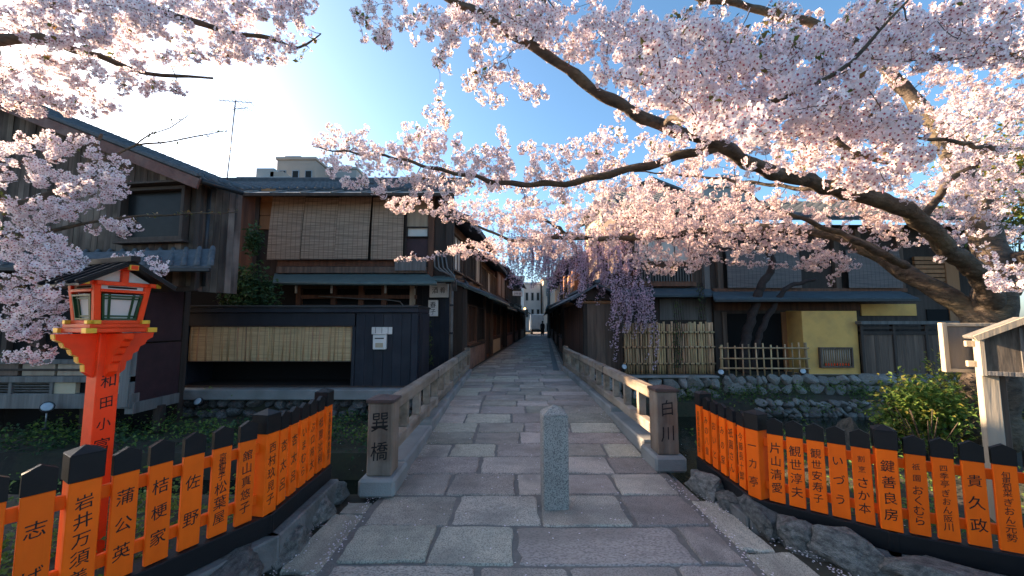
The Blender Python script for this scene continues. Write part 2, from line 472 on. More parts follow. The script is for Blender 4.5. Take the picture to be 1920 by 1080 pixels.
# ------------------------------------------------------------------ lettering
_GL = {}
_fc = bpy.data.curves.new('glyph', 'FONT')
_fo = bpy.data.objects.new('glyph', _fc)
SC.collection.objects.link(_fo)
_fc.resolution_u = 2
_fc.offset = 0.003


def glyph(c):
    if c not in _GL:
        _fc.body = c
        bpy.context.view_layer.update()
        dg = bpy.context.evaluated_depsgraph_get()
        ev = _fo.evaluated_get(dg)
        me = ev.to_mesh()
        _GL[c] = ([(v.co.x - .5, v.co.y - .38) for v in me.vertices], [tuple(p.vertices) for p in me.polygons])
        ev.to_mesh_clear()
    return _GL[c]


def lettering(mb, items, M4, mi=0):
    """items: (char, x, z, size); brush slant; flat in local xz facing local -y"""
    for c, x, z, s in items:
        vv, ff = glyph(c)
        k = 1 + random.uniform(-.07, .07); an = random.uniform(-.05, .05); ca, sa = math.cos(an) * k, math.sin(an) * k
        pts = [(x + (a * ca - b * sa) * s * .92, 0, z + (a * sa + b * ca + a * .11) * s) for a, b in vv]
        mb.add(pts, ff, mi, False, M4)


def column_text(txt, z0, z1, size):
    """characters of txt spread from z0 (top) to z1; a lower-case group in parentheses is set small"""
    n = len(txt)
    out = []
    for i, c in enumerate(txt):
        z = z0 + (z1 - z0) * ((i + .5) / n)
        out.append((c, 0, z, size))
    return out


def rock_mesh(name, seed, sub=2, amp=.22, flat=1.0, material='rock', blocky=1.0):
    """uneven broken stone of unit half-size"""
    import bmesh
    from mathutils import noise
    bm = bmesh.new()
    bmesh.ops.create_icosphere(bm, subdivisions=sub, radius=1.0)
    rr = random.Random(seed)
    off = Vector((rr.uniform(0, 50), rr.uniform(0, 50), rr.uniform(0, 50)))
    planes = [(Vector((rr.uniform(-1, 1), rr.uniform(-1, 1), rr.uniform(-1, 1))).normalized(), rr.uniform(.6, .9)) for _ in range(11)]
    for v in bm.verts:
        p = Vector([math.copysign(abs(c) ** blocky, c) for c in v.co])
        for nrm, d in planes:
            k = p.dot(nrm)
            if k > d: p -= nrm * (k - d) * .9
        p *= 1 + amp * .55 * noise.noise(p * 1.6 + off) + amp * .3 * noise.noise(p * 4.5 + off) + rr.uniform(-1, 1) * amp * .08
        v.co = Vector((p.x, p.y, p.z * flat))
    me = bpy.data.meshes.new(name)
    bm.to_mesh(me); bm.free()
    me.materials.append(M[material])
    me.polygons.foreach_set('use_smooth', [False] * len(me.polygons))
    return me


# leaf / flower clouds -------------------------------------------------
def soup(name, tv, tf, tm, C, Q, S, mats, parent=None, tint=None, kind='stuff', smooth=False):
    """N copies of a small template (tv verts, tf faces, tm material per face) at C with rotation matrices Q and sizes S, as one mesh"""
    tv = np.asarray(tv, float); N = len(C); nv = len(tv)
    S = np.asarray(S).reshape(N, 1, 1)
    co = np.einsum('nij,vj->nvi', Q, tv) * S + np.asarray(C)[:, None, :]
    lens = np.array([len(f) for f in tf]); idx = np.concatenate([np.array(f) for f in tf])
    loops = (idx[None, :] + (np.arange(N) * nv)[:, None]).ravel()
    tot = np.tile(lens, N); start = np.concatenate([[0], np.cumsum(tot)[:-1]])
    me = bpy.data.meshes.new(name)
    me.vertices.add(N * nv); me.loops.add(len(loops)); me.polygons.add(len(tot))
    me.vertices.foreach_set('co', co.ravel())
    me.loops.foreach_set('vertex_index', loops.astype(np.int32))
    me.polygons.foreach_set('loop_start', start.astype(np.int32))
    me.polygons.foreach_set('material_index', np.tile(np.asarray(tm, np.int32), N))
    me.polygons.foreach_set('use_smooth', np.full(len(tot), smooth))
    for m in mats: me.materials.append(m)
    a = me.attributes.new('tint', 'FLOAT', 'POINT')
    t = RNG.random(N) if tint is None else np.asarray(tint)
    a.data.foreach_set('value', np.repeat(t, nv).astype(np.float32))
    me.update(calc_edges=True)
    o = bpy.data.objects.new(name, me)
    link(o, parent)
    if kind: o['kind'] = kind
    return o


def rotmats(D, spin=None):
    """rotation matrices whose third column is the unit vector D, spun at random"""
    D = D / np.linalg.norm(D, axis=1, keepdims=True)
    N = len(D)
    ref = np.where(np.abs(D[:, 2:3]) < .9, np.array([[0, 0, 1.]]), np.array([[1., 0, 0]]))
    X = np.cross(ref, D); X /= np.linalg.norm(X, axis=1, keepdims=True)
    Y = np.cross(D, X)
    a = RNG.random(N) * 2 * np.pi if spin is None else spin
    c, s_ = np.cos(a)[:, None], np.sin(a)[:, None]
    return np.stack([X * c + Y * s_, -X * s_ + Y * c, D], axis=2)


def rand_dirs(n):
    v = RNG.normal(size=(n, 3))
    return v / np.linalg.norm(v, axis=1, keepdims=True)


LEAF_V = [(0, 0, 0), (.28, .5, .10), (0, .5, 0), (-.28, .5, .10), (0, 1.0, -.12)]
LEAF_F = [(0, 1, 2), (0, 2, 3), (1, 4, 2), (2, 4, 3)]


def leaves(name, C, size, mats, parent=None, up=.4, jitter=.3, kind='stuff', tv=None, tf=None):
    N = len(C)
    D = rand_dirs(N); D[:, 2] = np.abs(D[:, 2]) + up
    S = size * (1 + jitter * (RNG.random(N) * 2 - 1))
    tf = tf or LEAF_F
    return soup(name, tv or LEAF_V, tf, [0] * len(tf), C, rotmats(D), S, mats, parent, kind=kind)


def blob_points(n, c, r, shell=.55):
    d = rand_dirs(n)
    k = (shell + (1 - shell) * RNG.random(n))[:, None] * (0.75 + 0.25 * np.sin(d[:, :1] * 5 + d[:, 1:2] * 7))
    return np.asarray(c)[None, :] + d * k * np.asarray(r)[None, :]

# ================================================================== GROUND, CANAL, PAVEMENT
def zr(Y):
    """height of the paved way: level, rising over the bridge, then level"""
    t = min(max((Y - 3.7) / 4.6, 0), 1)
    return 0.15 * t * t * (3 - 2 * t)


def alley_l(Y):      # house line left of the alley
    return -1.55 + .088 * (Y - 12.0)


def alley_r(Y):
    return 2.05 + .072 * (Y - 12.0)


def road_l(Y):
    return -1.2 if Y < 11.6 else max(-1.2, alley_l(Y) + .32)


def road_r(Y):
    return 1.57 if Y < 12.0 else 1.57 + .082 * (Y - 12.0)


def strip(mb, x0, x1, prof, mi=0, nx=1):
    n = len(prof)
    vv = [(x0 + (x1 - x0) * k / nx, p[0], p[1]) for k in range(nx + 1) for p in prof]
    ff = [(k * n + i, (k + 1) * n + i, (k + 1) * n + i + 1, k * n + i + 1) for k in range(nx) for i in range(n - 1)]
    mb.add(vv, ff, mi)


g = MB()
PL = [(-60, -.03), (3.95, -.03), (4.02, -1.25), (6.55, -1.25), (6.65, -.5), (8.85, -.42), (8.9, -.03), (60, .1), (500, .1)]
PR = [(-60, -.03), (4.15, -.03), (4.3, -1.25), (10.85, -1.25), (10.95, -.55), (11.85, -.5), (11.95, .03), (60, .1), (500, .1)]
PM = [(-60, -.03), (3.8, -.03)] + [(3.8 + k * .5, zr(3.8 + k * .5) - .03) for k in range(1, 10)] + [(60, .12), (500, .12)]
strip(g, -400, -1.28, PL)
strip(g, -1.28, 1.68, PM)
PB = [(-60, -.03), (6.1, -.03), (6.5, -1.25)] + PR[3:]
def loft(mb, secs):
    n = len(secs[0][1])
    vv = [(x, q[0], q[1]) for x, pr_ in secs for q in pr_]
    mb.add(vv, [(k * n + i, (k + 1) * n + i, (k + 1) * n + i + 1, k * n + i + 1) for k in range(len(secs) - 1) for i in range(n - 1)])
loft(g, [(1.68, PR), (2.7, PR), (3.5, PB), (400, PB)])
g.build('ground', M['soil'], kind='structure')
w = MB()
w.add([(-300, 3.6, -.9), (300, 3.6, -.9), (300, 10.97, -.9), (-300, 10.97, -.9)], [(0, 1, 2, 3)])
w.build('water', M['water'], kind='structure')
# bridge deck body between the banks
d = MB()
d.box((.2, 7.8, -.24), (3.15, 7.9, .36), .02)
d.build('bridge_deck', M['concrete'], kind='structure')

# paved way: mortar bed with stones laid into it
pv = MB()
ys = [-3 + .5 * k for k in range(31)] + [13 + 2 * k for k in range(26)]
vv, ff = [], []
for Y in ys:
    lo = -1.2 - (0.06 if Y < 3.8 else 0)
    vv += [(min(lo, road_l(Y)) if Y < 12 else road_l(Y) - .1, Y, zr(Y) - .008), (road_r(Y) + .08, Y, zr(Y) - .008)]
for i in range(len(ys) - 1):
    ff.append((2 * i, 2 * i + 1, 2 * i + 3, 2 * i + 2))
pv.add(vv, ff)
PAVE = pv.build('pavement', M['mortar'], kind='structure')


def slab_mesh(seed, m, sub=5):
    """one dressed paving stone of unit size: worn, slightly dished top with rounded arrises and an uneven outline"""
    rr = random.Random(seed)
    per, top = [], []
    c = [(-.5, -.5), (.5, -.5), (.5, .5), (-.5, .5)]
    c = [(x + rr.uniform(-.022, .022), y + rr.uniform(-.03, .03)) for x, y in c]
    for k in range(4):
        (xa, ya), (xb, yb) = c[k], c[(k + 1) % 4]
        for s in range(sub):
            t = s / sub
            if s == 0: t = .035
            j = 0 if s == 0 else rr.uniform(-.02, .012)
            nx, ny = (yb - ya), -(xb - xa)
            per.append((xa + (xb - xa) * t + nx * j, ya + (yb - ya) * t + ny * j))
        t = .965
        per.append((xa + (xb - xa) * t, ya + (yb - ya) * t))
    n = len(per)
    mb = MB()
    vv = [(x, y, -.06) for x, y in per] + [(x, y, -.012) for x, y in per]
    vv += [(x * .975, y * .965, rr.uniform(-.002, .002)) for x, y in per] + [(0, 0, rr.uniform(-.002, .003))]
    ff = []
    for r_ in range(2):
        for i in range(n):
            j = (i + 1) % n
            ff.append((r_ * n + i, r_ * n + j, (r_ + 1) * n + j, (r_ + 1) * n + i))
    for i in range(n):
        ff.append((2 * n + i, 2 * n + (i + 1) % n, 3 * n))
    mb.add(vv, ff)
    return mb.mesh('paving_stone', m)


SLAB = [slab_mesh(k, M['granite']) for k in range(6)]
SLABP = [slab_mesh(10 + k, M['granite_pink']) for k in range(4)]
random.seed(21)
rows = [-.9, -.42, .06, .54, 1.0, 1.42, 1.86, 2.29, 2.78, 3.29, 3.85, 4.35, 4.84, 5.29, 5.75, 6.19, 6.71, 7.2]
while rows[-1] < 56:
    rows.append(rows[-1] + random.uniform(.42, .5))
fixed = {7: [-1.2, -.22, .37, 1.08, 1.57], 8: [-1.2, -.58, .03, 1.27, 1.57], 9: [-1.2, -.49, .24, .98, 1.57],
         10: [-1.2, -.62, .05, .42, 1.02, 1.57], 11: [-1.2, -.36, .55, 1.1, 1.57]}
pink = {(7, 2), (7, 3), (8, 2), (9, 3), (10, 3), (12, 2), (16, 1), (6, 1), (13, 4)}
count = 0
far = MB()
for i in range(len(rows) - 1):
    y0, y1 = rows[i], rows[i + 1]
    Y = (y0 + y1) / 2
    xl, xr = road_l(Y), road_r(Y)
    if i in fixed:
        js = fixed[i]
    else:
        js = [xl]
        off = random.uniform(.35, .8)
        js.append(xl + off)
        while xr - js[-1] > .95:
            js.append(js[-1] + random.uniform(.5, .82))
        if xr - js[-1] < .3: js.pop()
        js.append(xr)
    gap = .03 if Y < 7 else .024
    slope = (zr(y1) - zr(y0)) / (y1 - y0)
    for k in range(len(js) - 1):
        wx, wy = js[k + 1] - js[k] - gap, y1 - y0 - gap
        cx = (js[k] + js[k + 1]) / 2
        p = (i, k) in pink or ((i, k) not in pink and i > 10 and random.random() < .13)
        zz = zr(Y) + random.uniform(.0, .013)
        if count < 270:
            inst(random.choice(SLABP if p else SLAB), 'paving_stone', PAVE, (cx, Y + random.uniform(-.012, .012), zz),
                 (math.atan(slope) + random.uniform(-.006, .006), random.uniform(-.006, .006), random.uniform(-.012, .012)), (wx, wy, 1))
            count += 1
        else:
            far.box((cx, Y, zz - .02), (wx, wy, .04), .008, mi=1 if p else 0)
far.build('paving_stone_rows', [M['granite'], M['granite_pink']], PAVE, kind='stuff')
# side strips beside the approach
for side, pts in (('l', [(-1.27, 3.72), (-1.52, 3.5), (-1.5, 2.7), (-1.46, 1.9), (-1.46, 1.1), (-1.46, .3), (-1.46, -.9)]),
                  ('r', [(1.62, 4.2), (1.8, 3.75), (1.92, 2.95), (2.02, 2.2), (2.05, 1.4), (2.05, .6), (2.05, -.9)])):
    for k in range(len(pts) - 1):
        (xa, ya), (xb, yb) = pts[k], pts[k + 1]
        inner = -1.235 if side == 'l' else 1.61
        xo = (xa + xb) / 2
        if side == 'l' and k == 0: xo = -1.47
        cx, wx = (inner + xo) / 2, abs(xo - inner) - .02
        inst(SLAB[k % 6], 'paving_stone', PAVE, (cx, (ya + yb) / 2, -.003 + .004 * (k % 2)), (0, .01, .02 * (1 if side == 'r' else -1)), (wx, abs(yb - ya) - .02, 1))
# drain channel beside the stones in the alley
dr = MB()
dys = [12.2 + 1.5 * k for k in range(24)]
vv, ff = [], []
for Y in dys:
    vv += [(road_r(Y) - .34, Y, zr(Y) + .016), (road_r(Y) - .16, Y, zr(Y) + .016)]
for i in range(len(dys) - 1): ff.append((2 * i, 2 * i + 1, 2 * i + 3, 2 * i + 2))
dr.add(vv, ff)
dr.build('drain_channel', M['dark_metal'], PAVE)

# kerb rocks along both planted banks
ROCKS = [rock_mesh('kerb_rock', 40 + k, 3, .4, 1, 'rock', .62) for k in range(6)]


def kerb_rocks(pts, n, size, label, seed):
    rr = random.Random(seed)
    root = tag(thing('kerb_stones', label, 'stone kerb'), None)
    P = [Vector((p[0], p[1], 0)) for p in pts]
    L = [0]
    for i in range(len(P) - 1): L.append(L[-1] + (P[i + 1] - P[i]).length)
    s = 0
    while s < L[-1]:
        k = max(i for i in range(len(P) - 1) if L[i] <= s)
        t = (s - L[k]) / (L[k + 1] - L[k])
        p = P[k].lerp(P[k + 1], t)
        dvec = P[k + 1] - P[k]
        ln = rr.uniform(*size)
        a = math.atan2(dvec.y, dvec.x)
        inst(rr.choice(ROCKS), 'rock', root, (p.x + rr.uniform(-.02, .02), p.y, rr.uniform(.03, .08)),
             (rr.uniform(-.15, .15), rr.uniform(-.12, .12), a + rr.uniform(-.15, .15)), (ln * .56, rr.uniform(.14, .18), rr.uniform(.10, .17)))
        s += ln * .92
    return root


kerb_rocks([(-1.66, 3.75), (-1.62, 3.3), (-1.6, 2.7), (-1.66, 2.3), (-1.95, 1.75), (-2.6, .9)], 10, (.3, .6), 'row of dark grey boulders under the fence that carries the lantern side planks', 3)
kerb_rocks([(1.86, 3.95), (1.93, 3.5), (2.05, 3.12), (2.35, 2.78), (2.75, 2.42), (3.4, 2.05), (4.3, 1.55)], 12, (.26, .52), 'row of dark grey boulders with fallen petals under the fence beside the azalea bush', 5)

# ------------------------------------------------------------------ granite bollard
bo = thing('stone_bollard', 'square grey granite bollard with a pyramid top standing in the middle of the paved path', 'bollard', (.375, 3.66, 0), R(2))
b_ = MB(); b_.box((0, 0, .385), (.225, .225, .82), .012)
b_.build('shaft', M['granite_post'], bo)
b_ = MB()
h = .1105
b_.add([(-h, -h, .796), (h, -h, .796), (h, h, .796), (-h, h, .796), (0, 0, .868)], [(0, 1, 4), (1, 2, 4), (2, 3, 4), (3, 0, 4), (3, 2, 1, 0)])
b_.build('pyramid_top', M['granite_post'], bo)


# ------------------------------------------------------------------ bridge railings
def railing(label, p0, p1, txt, postrot, sgn):
    p0, p1 = Vector((*p0, 0)), Vector((*p1, 0))
    L = (p1 - p0).length
    ang = math.atan2(p1.y - p0.y, p1.x - p0.x)
    t = thing('bridge_railing', label, 'railing', p0, ang)
    rr = random.Random(len(label))
    # local x runs along the bridge
    mb = MB(); mb.box((0, 0, .505), (.235, .235, .67), .012); post = mb.build('end_post', M['post_wood'], t)
    mb = MB(); hh = .132
    mb.box((0, 0, .855), (.264, .264, .03), .006)
    mb.add([(-hh, -hh, .8705), (hh, -hh, .8705), (hh, hh, .8705), (-hh, hh, .8705), (0, 0, .905)], [(0, 1, 4), (1, 2, 4), (2, 3, 4), (3, 0, 4)])
    mb.build('metal_cap', M['post_cap'], post)
    mb = MB()
    lettering(mb, [(txt[0], 0, .67, .19), (txt[1], 0, .40, .19)], frame((-.1195, 0, 0), (0, -1, 0)))
    mb.build('carved_lettering', M['ink'], post)
    mb = MB(); mb.box((.06, 0, .085), (.50, .34, .17), .025); mb.build('kerb_stone', M['concrete'], t)
    x = .32; k = 0
    while x < L:
        ln = min(rr.uniform(1.2, 1.7), L - x + .1)
        zb = zr(p0.y + (x + ln / 2) * math.sin(ang))
        mb = MB(); mb.box((x + ln / 2, 0, zb + .05), (ln - .01, .27, .18), .02); mb.build('kerb_stone', M['concrete'], t)
        x += ln; k += 1
    seg = [0.118, 2.62, 5.05, L]
    for i in range(3):
        a, b = seg[i] + .004, seg[i + 1] - .004
        mb = MB(); mb.box(((a + b) / 2, 0, .765), (b - a, .125, .13), .018); mb.build('top_rail', M['rail_wood'], t)
        mb = MB(); mb.box(((a + b) / 2, 0, .35), (b - a, .12, .125), .014); mb.build('lower_rail', M['rail_wood'], t)
        if i:
            mb = MB(); mb.box((a, 0, .765), (.035, .131, .136), .004); mb.build('joint_band', M['dark_metal'], t)
    x = .75
    while x < L - .1:
        mb = MB(); mb.box((x, 0, .556), (.085, .095, .284), .006); mb.build('baluster', M['rail_wood'], t)
        if x > 1.6:
            mb = MB(); zt = .286; zb = zr(p0.y + x * math.sin(ang)) + .141
            if zt - zb > .02:
                mb.box((x, 0, (zt + zb) / 2), (.085, .095, zt - zb), .004); mb.build('foot_block', M['rail_wood'], t)
        x += .62
    mb = MB(); mb.box((L + .06, 0, .56), (.11, .15, .66), .01); mb.build('far_post', M['post_wood'], t)
    return t


railing('weathered wooden bridge railing whose end post is carved 巽橋, before the navy wall', (-1.245, 3.97), (-1.27, 11.4), '巽橋', 0, 1)
railing('weathered wooden bridge railing whose end post is carved 白川, before the bamboo fence', (1.70, 4.58), (1.64, 12.3), '白川', 0, -1)

# fallen petals on the paving and along the kerbs
def petals_on(name, spots, n):
    C = []
    for _ in range(n):
        (xa, ya), (xb, yb), sp = random.choice(spots)
        t = random.random()
        x, y = xa + (xb - xa) * t + random.gauss(0, sp), ya + (yb - ya) * t + random.gauss(0, sp)
        C.append((x, y, (zr(y) if -1.2 < x < 1.6 else 0) + .012))
    C = np.array(C)
    D = rand_dirs(n) * .25; D[:, 2] = 1
    tv = [(-.5, 0, 0), (-.15, -.35, .06), (.5, -.2, 0), (.5, .2, .02), (-.15, .35, .06)]
    return soup(name, tv, [(0, 1, 2, 3, 4)], [0], C, rotmats(D), .011 + .006 * RNG.random(n), [M['petal']], None)


petals_on('fallen_petals', [((1.75, 3.9), (2.1, 2.6), .045), ((1.75, 3.95), (2.05, 2.9), .06), ((2.1, 2.6), (2.9, 1.9), .06), ((-1.56, 3.5), (-1.5, 2.2), .04),
                            ((-1.28, 3.8), (-1.24, 1.8), .03), ((1.6, 4.2), (1.6, 2), .03), ((-1, 3), (1.5, 5), .9), ((0, 2), (0, 9), .8), ((-1.15, 4), (-1.1, 9), .08), ((1.5, 4.6), (1.5, 9), .08)], 1700)

# ================================================================== VERMILION NAME FENCES
def plank_mesh(w=.104, h=.635, t=.024, capz=.125):
    """orange plank body and its black pointed cap; local x along the fence, face at -y"""
    body = MB(); z1 = h - capz
    body.box((0, 0, z1 / 2), (w, t, z1), .003)
    cap = MB()
    poly = [(-w / 2 - .002, 0), (w / 2 + .002, 0), (w / 2 + .002, capz - .028), (0, capz), (-w / 2 - .002, capz - .028)]
    cap.prism(poly, Matrix.Translation((0, 0, z1 + .001)), t + .004)
    return body.mesh('plank', M['orange']), cap.mesh('cap', M['black'])


PLANK, PCAP = plank_mesh()


def text_layout(txt, z0=.46, z1=.06):
    """'small|large' gives a small heading above the main name"""
    if '|' in txt:
        a, b = txt.split('|')
        zm = z0 - (z0 - z1) * .36
        return column_text(a, z0 + .01, zm + .01, .046) + column_text(b, zm, z1, min(.076, (zm - z1) / len(b) * 1.02))
    n = len(txt)
    s = .082 if n <= 4 else .072
    s = min(s, (z0 - z1) / n * 1.0)
    return column_text(txt, z0, z1, s)


def fence(root, p0, p1, names, zb, post_names, first_post=True, face=-1):
    """planks from p0 to p1 with a post at p0 (and p1 handled by the next run); visible face towards local -y"""
    p0, p1 = Vector((*p0, zb)), Vector((*p1, zb))
    L = (p1 - p0).length
    n = len(names)
    Mx = frame(p0, p1 - p0)
    rz = math.atan2((p1 - p0).y, (p1 - p0).x)
    step = L / (n + 1)
    for i, nm in enumerate(names):
        x = step * (i + 1)
        q = Mx @ Vector((x, -.035, .13))
        tl = random.uniform(-.012, .012)
        pl = inst(PLANK, 'plank', root, q, (0, tl, rz))
        inst(PCAP, 'cap', pl, (0, 0, 0))
        if nm:
            mb = MB(); lettering(mb, text_layout(nm), frame((0, -.0128, 0), (1, 0, 0)))
            mb.build('lettering', M['ink'], pl)
    for z in (.235, .565):
        mb = MB(); mb.box((L / 2, 0, z), (L - .1, .03, .062), .004)
        o = mb.build('rail', M['orange'], root); o.location = p0; o.rotation_euler = (0, 0, rz)
    mb = MB(); mb.box((L / 2, -.012, .063), (L + .07, .13, .125), .006)
    o = mb.build('base_beam', M['black'], root); o.location = p0; o.rotation_euler = (0, 0, rz)
    mb = MB(); mb.box((L / 2, -.03, -.1), (L + .1, .22, .195), .01)
    o = mb.build('concrete_footing', M['footing'], root); o.location = p0; o.rotation_euler = (0, 0, rz)


def fence_post(root, p, rz, nm, zb, h=.66, w=.112):
    mb = MB(); mb.box((0, 0, .126 + h / 2 - .065), (w, w, h - .13), .004)
    po = mb.build('post', M['orange'], root); po.location = (*p, zb); po.rotation_euler = (0, 0, rz)
    mb = MB(); c = w / 2 + .006; z0 = h + .0 - .004 + .0; zt = z0 + .125
    mb.box((0, 0, (z0 + zt) / 2), (2 * c, 2 * c, zt - z0), .004)
    mb.add([(-c, -c, zt + .0005), (c, -c, zt + .0005), (c, c, zt + .0005), (-c, c, zt + .0005), (0, 0, zt + .032)], [(0, 1, 4), (1, 2, 4), (2, 3, 4), (3, 0, 4)])
    mb.build('cap', M['black'], po)
    if nm:
        mb = MB(); lettering(mb, [(c_, x, z + .12, s) for c_, x, z, s in text_layout(nm, .48, .06)], frame((0, -w / 2 - .001, 0), (1, 0, 0)))
        mb.build('lettering', M['ink'], po)


random.seed(5)
FL = thing('plank_fence', 'orange and black fence of lettered name planks in front of the orange lantern', 'fence')
A1, A0 = (-1.70, 3.68), (-1.68, 2.80)          # far end, corner
B0 = (-2.065, 1.99); C0 = (-2.535, 1.29)
rzA = math.atan2(A1[1] - A0[1], A1[0] - A0[0]); rzB = math.atan2(A0[1] - B0[1], A0[0] - B0[0]); rzC = math.atan2(B0[1] - C0[1], B0[0] - C0[0])
ZL, ZRF = .20, .085
fence(FL, A0, A1, ['杏太呂', '杏太呂', 'いまむら', 'ぷ口将太', '祇園辻利'], ZL, None)
fence(FL, B0, A0, ['蒲公英', '桔梗家', '佐野', '京風和菓子|松葉屋', '舘山真悠子'], ZL, None)
fence(FL, C0, B0, ['', '', '', '', '志ば'], ZL, None)
fence_post(FL, A1, rzA, '祇園新地甲部組合', ZL)
fence_post(FL, A0, rzA - R(12), '西村玖見子', ZL)
fence_post(FL, B0, rzB - R(6), '岩井万須美', ZL)
fence_post(FL, C0, rzC, '', ZL)

FR = thing('plank_fence', 'orange and black fence of lettered name planks in front of the azalea and notice board', 'fence')
D1, D0 = (1.995, 4.25), (1.985, 3.33)
E0 = (2.575, 2.84); F0 = (3.295, 2.45); G0 = (4.03, 2.06)
rzD = math.atan2(D0[1] - D1[1], D0[0] - D1[0])
rzE = math.atan2(E0[1] - D0[1], E0[0] - D0[0]); rzF = math.atan2(F0[1] - E0[1], F0[0] - E0[0])
fence(FR, D1, D0, ['みの八重', 'おいと', 'みの家', '祇園さん', '今藤長十郎'], ZRF, None)
fence(FR, D0, E0, ['片山清愛', '観世淳夫', '観世安寿子', 'いづう', '割烹|さか本'], ZRF, None)
fence(FR, E0, F0, ['祇園|おくむら', '四季亭|ぎおん阪川', '貴久政', '旬恵旬菜|ぎおん元勢', ''], ZRF, None)
fence(FR, F0, G0, ['', '', '', '', ''], ZRF, None)
fence_post(FR, D1, rzD, '京都祇園新地組合', ZRF)
fence_post(FR, D0, rzD + R(24), '一力亭', ZRF)
fence_post(FR, E0, (rzE + rzF) / 2, '鍵善良房', ZRF)
fence_post(FR, F0, rzF, '', ZRF)

# ================================================================== LANTERN
LN = thing('roofed_lantern', 'tall vermilion wooden street lantern with a black ribbed roof and green framed panes', 'lantern', (-2.86, 2.83, 0), R(0))
LY = R(70)   # the lettered face looks to local -y after this turn
LN.rotation_euler = (0, 0, LY)
pw = .125
mb = MB(); mb.box((0, 0, .78), (pw, pw, 1.50), .005); post = mb.build('post', M['orange_red'], LN)
mb = MB(); lettering(mb, [('和', .005, 1.20, .095), ('田', 0, 1.055, .088), ('小', -.004, .91, .09), ('富', -.006, .765, .1)], frame((0, -pw / 2 - .001, 0), (1, 0, 0)))
mb.build('lettering', M['ink'], post)
# scalloped brackets on the four sides
prof = [(0, 0), (.0, .30), (.205, .30), (.20, .265), (.165, .245), (.155, .215), (.125, .20), (.115, .165), (.085, .15), (.08, .11), (.05, .095), (.045, .04)]
for k in range(4):
    a = k * math.pi / 2 + math.pi / 4 * 0
    Mk = Matrix.Rotation(a, 4, 'Z') @ Matrix.Translation((pw / 2, 0, 1.225))
    mb = MB(); mb.prism(prof, Mk, .05); br = mb.build('bracket', M['orange_red'], LN)
    mb = MB()
    for q in range(2, len(prof) - 1):
        (xa, za), (xb, zb) = prof[q], prof[q + 1]
        c = Vector(((xa + xb) / 2 + .0025, 0, (za + zb) / 2)); ln = math.hypot(xb - xa, zb - za)
        rot = Matrix.Rotation(-math.atan2(zb - za, xb - xa), 3, 'Y')
        mb.box(c, (ln * .8, .046, .006), 0, rot)
    mb.v = [tuple(Mk @ Vector(p)) for p in mb.v]
    if k == 2: mb.build('gilt_edge', M['gold'], br)
# platform
mb = MB(); mb.box((0, 0, 1.548), (.355, .355, .03), .004); mb.box((0, 0, 1.578), (.33, .33, .028), .004); plat = mb.build('platform', M['orange_red'], LN)
for sx in (-1, 1):
    for sy in (-1, 1):
        mb = MB(); mb.box((sx * .168, sy * .168, 1.548), (.055, .055, .034), .002); mb.build('gilt_fitting', M['gold'], plat)
b0, b1, zb0, zb1 = .118, .142, 1.612, 1.865     # body half widths bottom / top
mb = MB()
for k in range(4):
    Mk = Matrix.Rotation(k * math.pi / 2, 4, 'Z')
    mb.box(Mk @ Vector((0, -b0 - .012, 1.606)), (.31, .032, .028) if k % 2 == 0 else (.032, .31, .028), .003)
sill = mb.build('sill_beam', M['orange_red'], LN)
mb = MB()
for sx in (-1, 1):
    for sy in (-1, 1):
        for ax in (0, 1):
            c = [sx * (b0 + .012), sy * (b0 + .012), 1.606]; c[ax] = (sx, sy)[ax] * .157
            mb.box(c, (.034, .034, .031), .002)
mb.build('gilt_fitting', M['gold'], sill)
for sx in (-1, 1):
    for sy in (-1, 1):
        mb = MB(); mb.bar((sx * b0, sy * b0, 1.62), (sx * b1, sy * b1, 1.93), .036, .036, .003, up=(0, 1, 0)); mb.build('corner_post', M['orange_red'], LN)
for k in range(4):
    Mk = Matrix.Rotation(k * math.pi / 2, 4, 'Z')
    tilt = math.atan2(b1 - b0, zb1 - zb0)
    Mt = Mk @ Matrix.Translation((0, -b0 - .002, zb0)) @ Matrix.Rotation(tilt, 4, 'X')
    hh = zb1 - zb0 - .02
    mb = MB(); mb.add([(-.1, .006, .0), (.1, .006, .0), (.12, .006, hh), (-.12, .006, hh)], [(0, 1, 2, 3)], M=Mt); pane = mb.build('pane', M['paper'], LN)
    mb = MB()
    for (xa, za, xb, zb_, ww) in ((-.09, .02, .09, .02, .03), (-.109, hh - .014, .109, hh - .014, .03), (-.087, 0.01, -.107, hh, .028), (.087, 0.01, .107, hh, .028),
                                  (-.055, .02, -.068, hh, .007), (.055, .02, .068, hh, .007), (-.09, .045, .09, .045, .007), (-.105, hh - .038, .105, hh - .038, .007)):
        mb.bar(Mt @ Vector((xa, 0, za)), Mt @ Vector((xb, 0, zb_)), .012, ww, 0, up=Mk @ Vector((0, -1, 0)))
    mb.build('lattice_frame', M['green_frame'], LN)
    mb = MB(); mb.box(Mk @ Vector((0, -b1 - .002, 1.872)), (.25, .03, .026) if k % 2 == 0 else (.03, .25, .026), .003); mb.build('head_beam', M['orange_red'], LN)
    mb = MB(); mb.box(Mk @ Vector((0, -b1 + .006, 1.901)), (.235, .008, .034) if k % 2 == 0 else (.008, .235, .034)); sl = mb.build('slot_panel', M['white_paint'], LN)
    mb = MB(); mb.box(Mk @ Vector((0, -b1 + .0005, 1.903)), (.16, .006, .014) if k % 2 == 0 else (.006, .16, .014)); mb.build('slot', M['void'], sl)
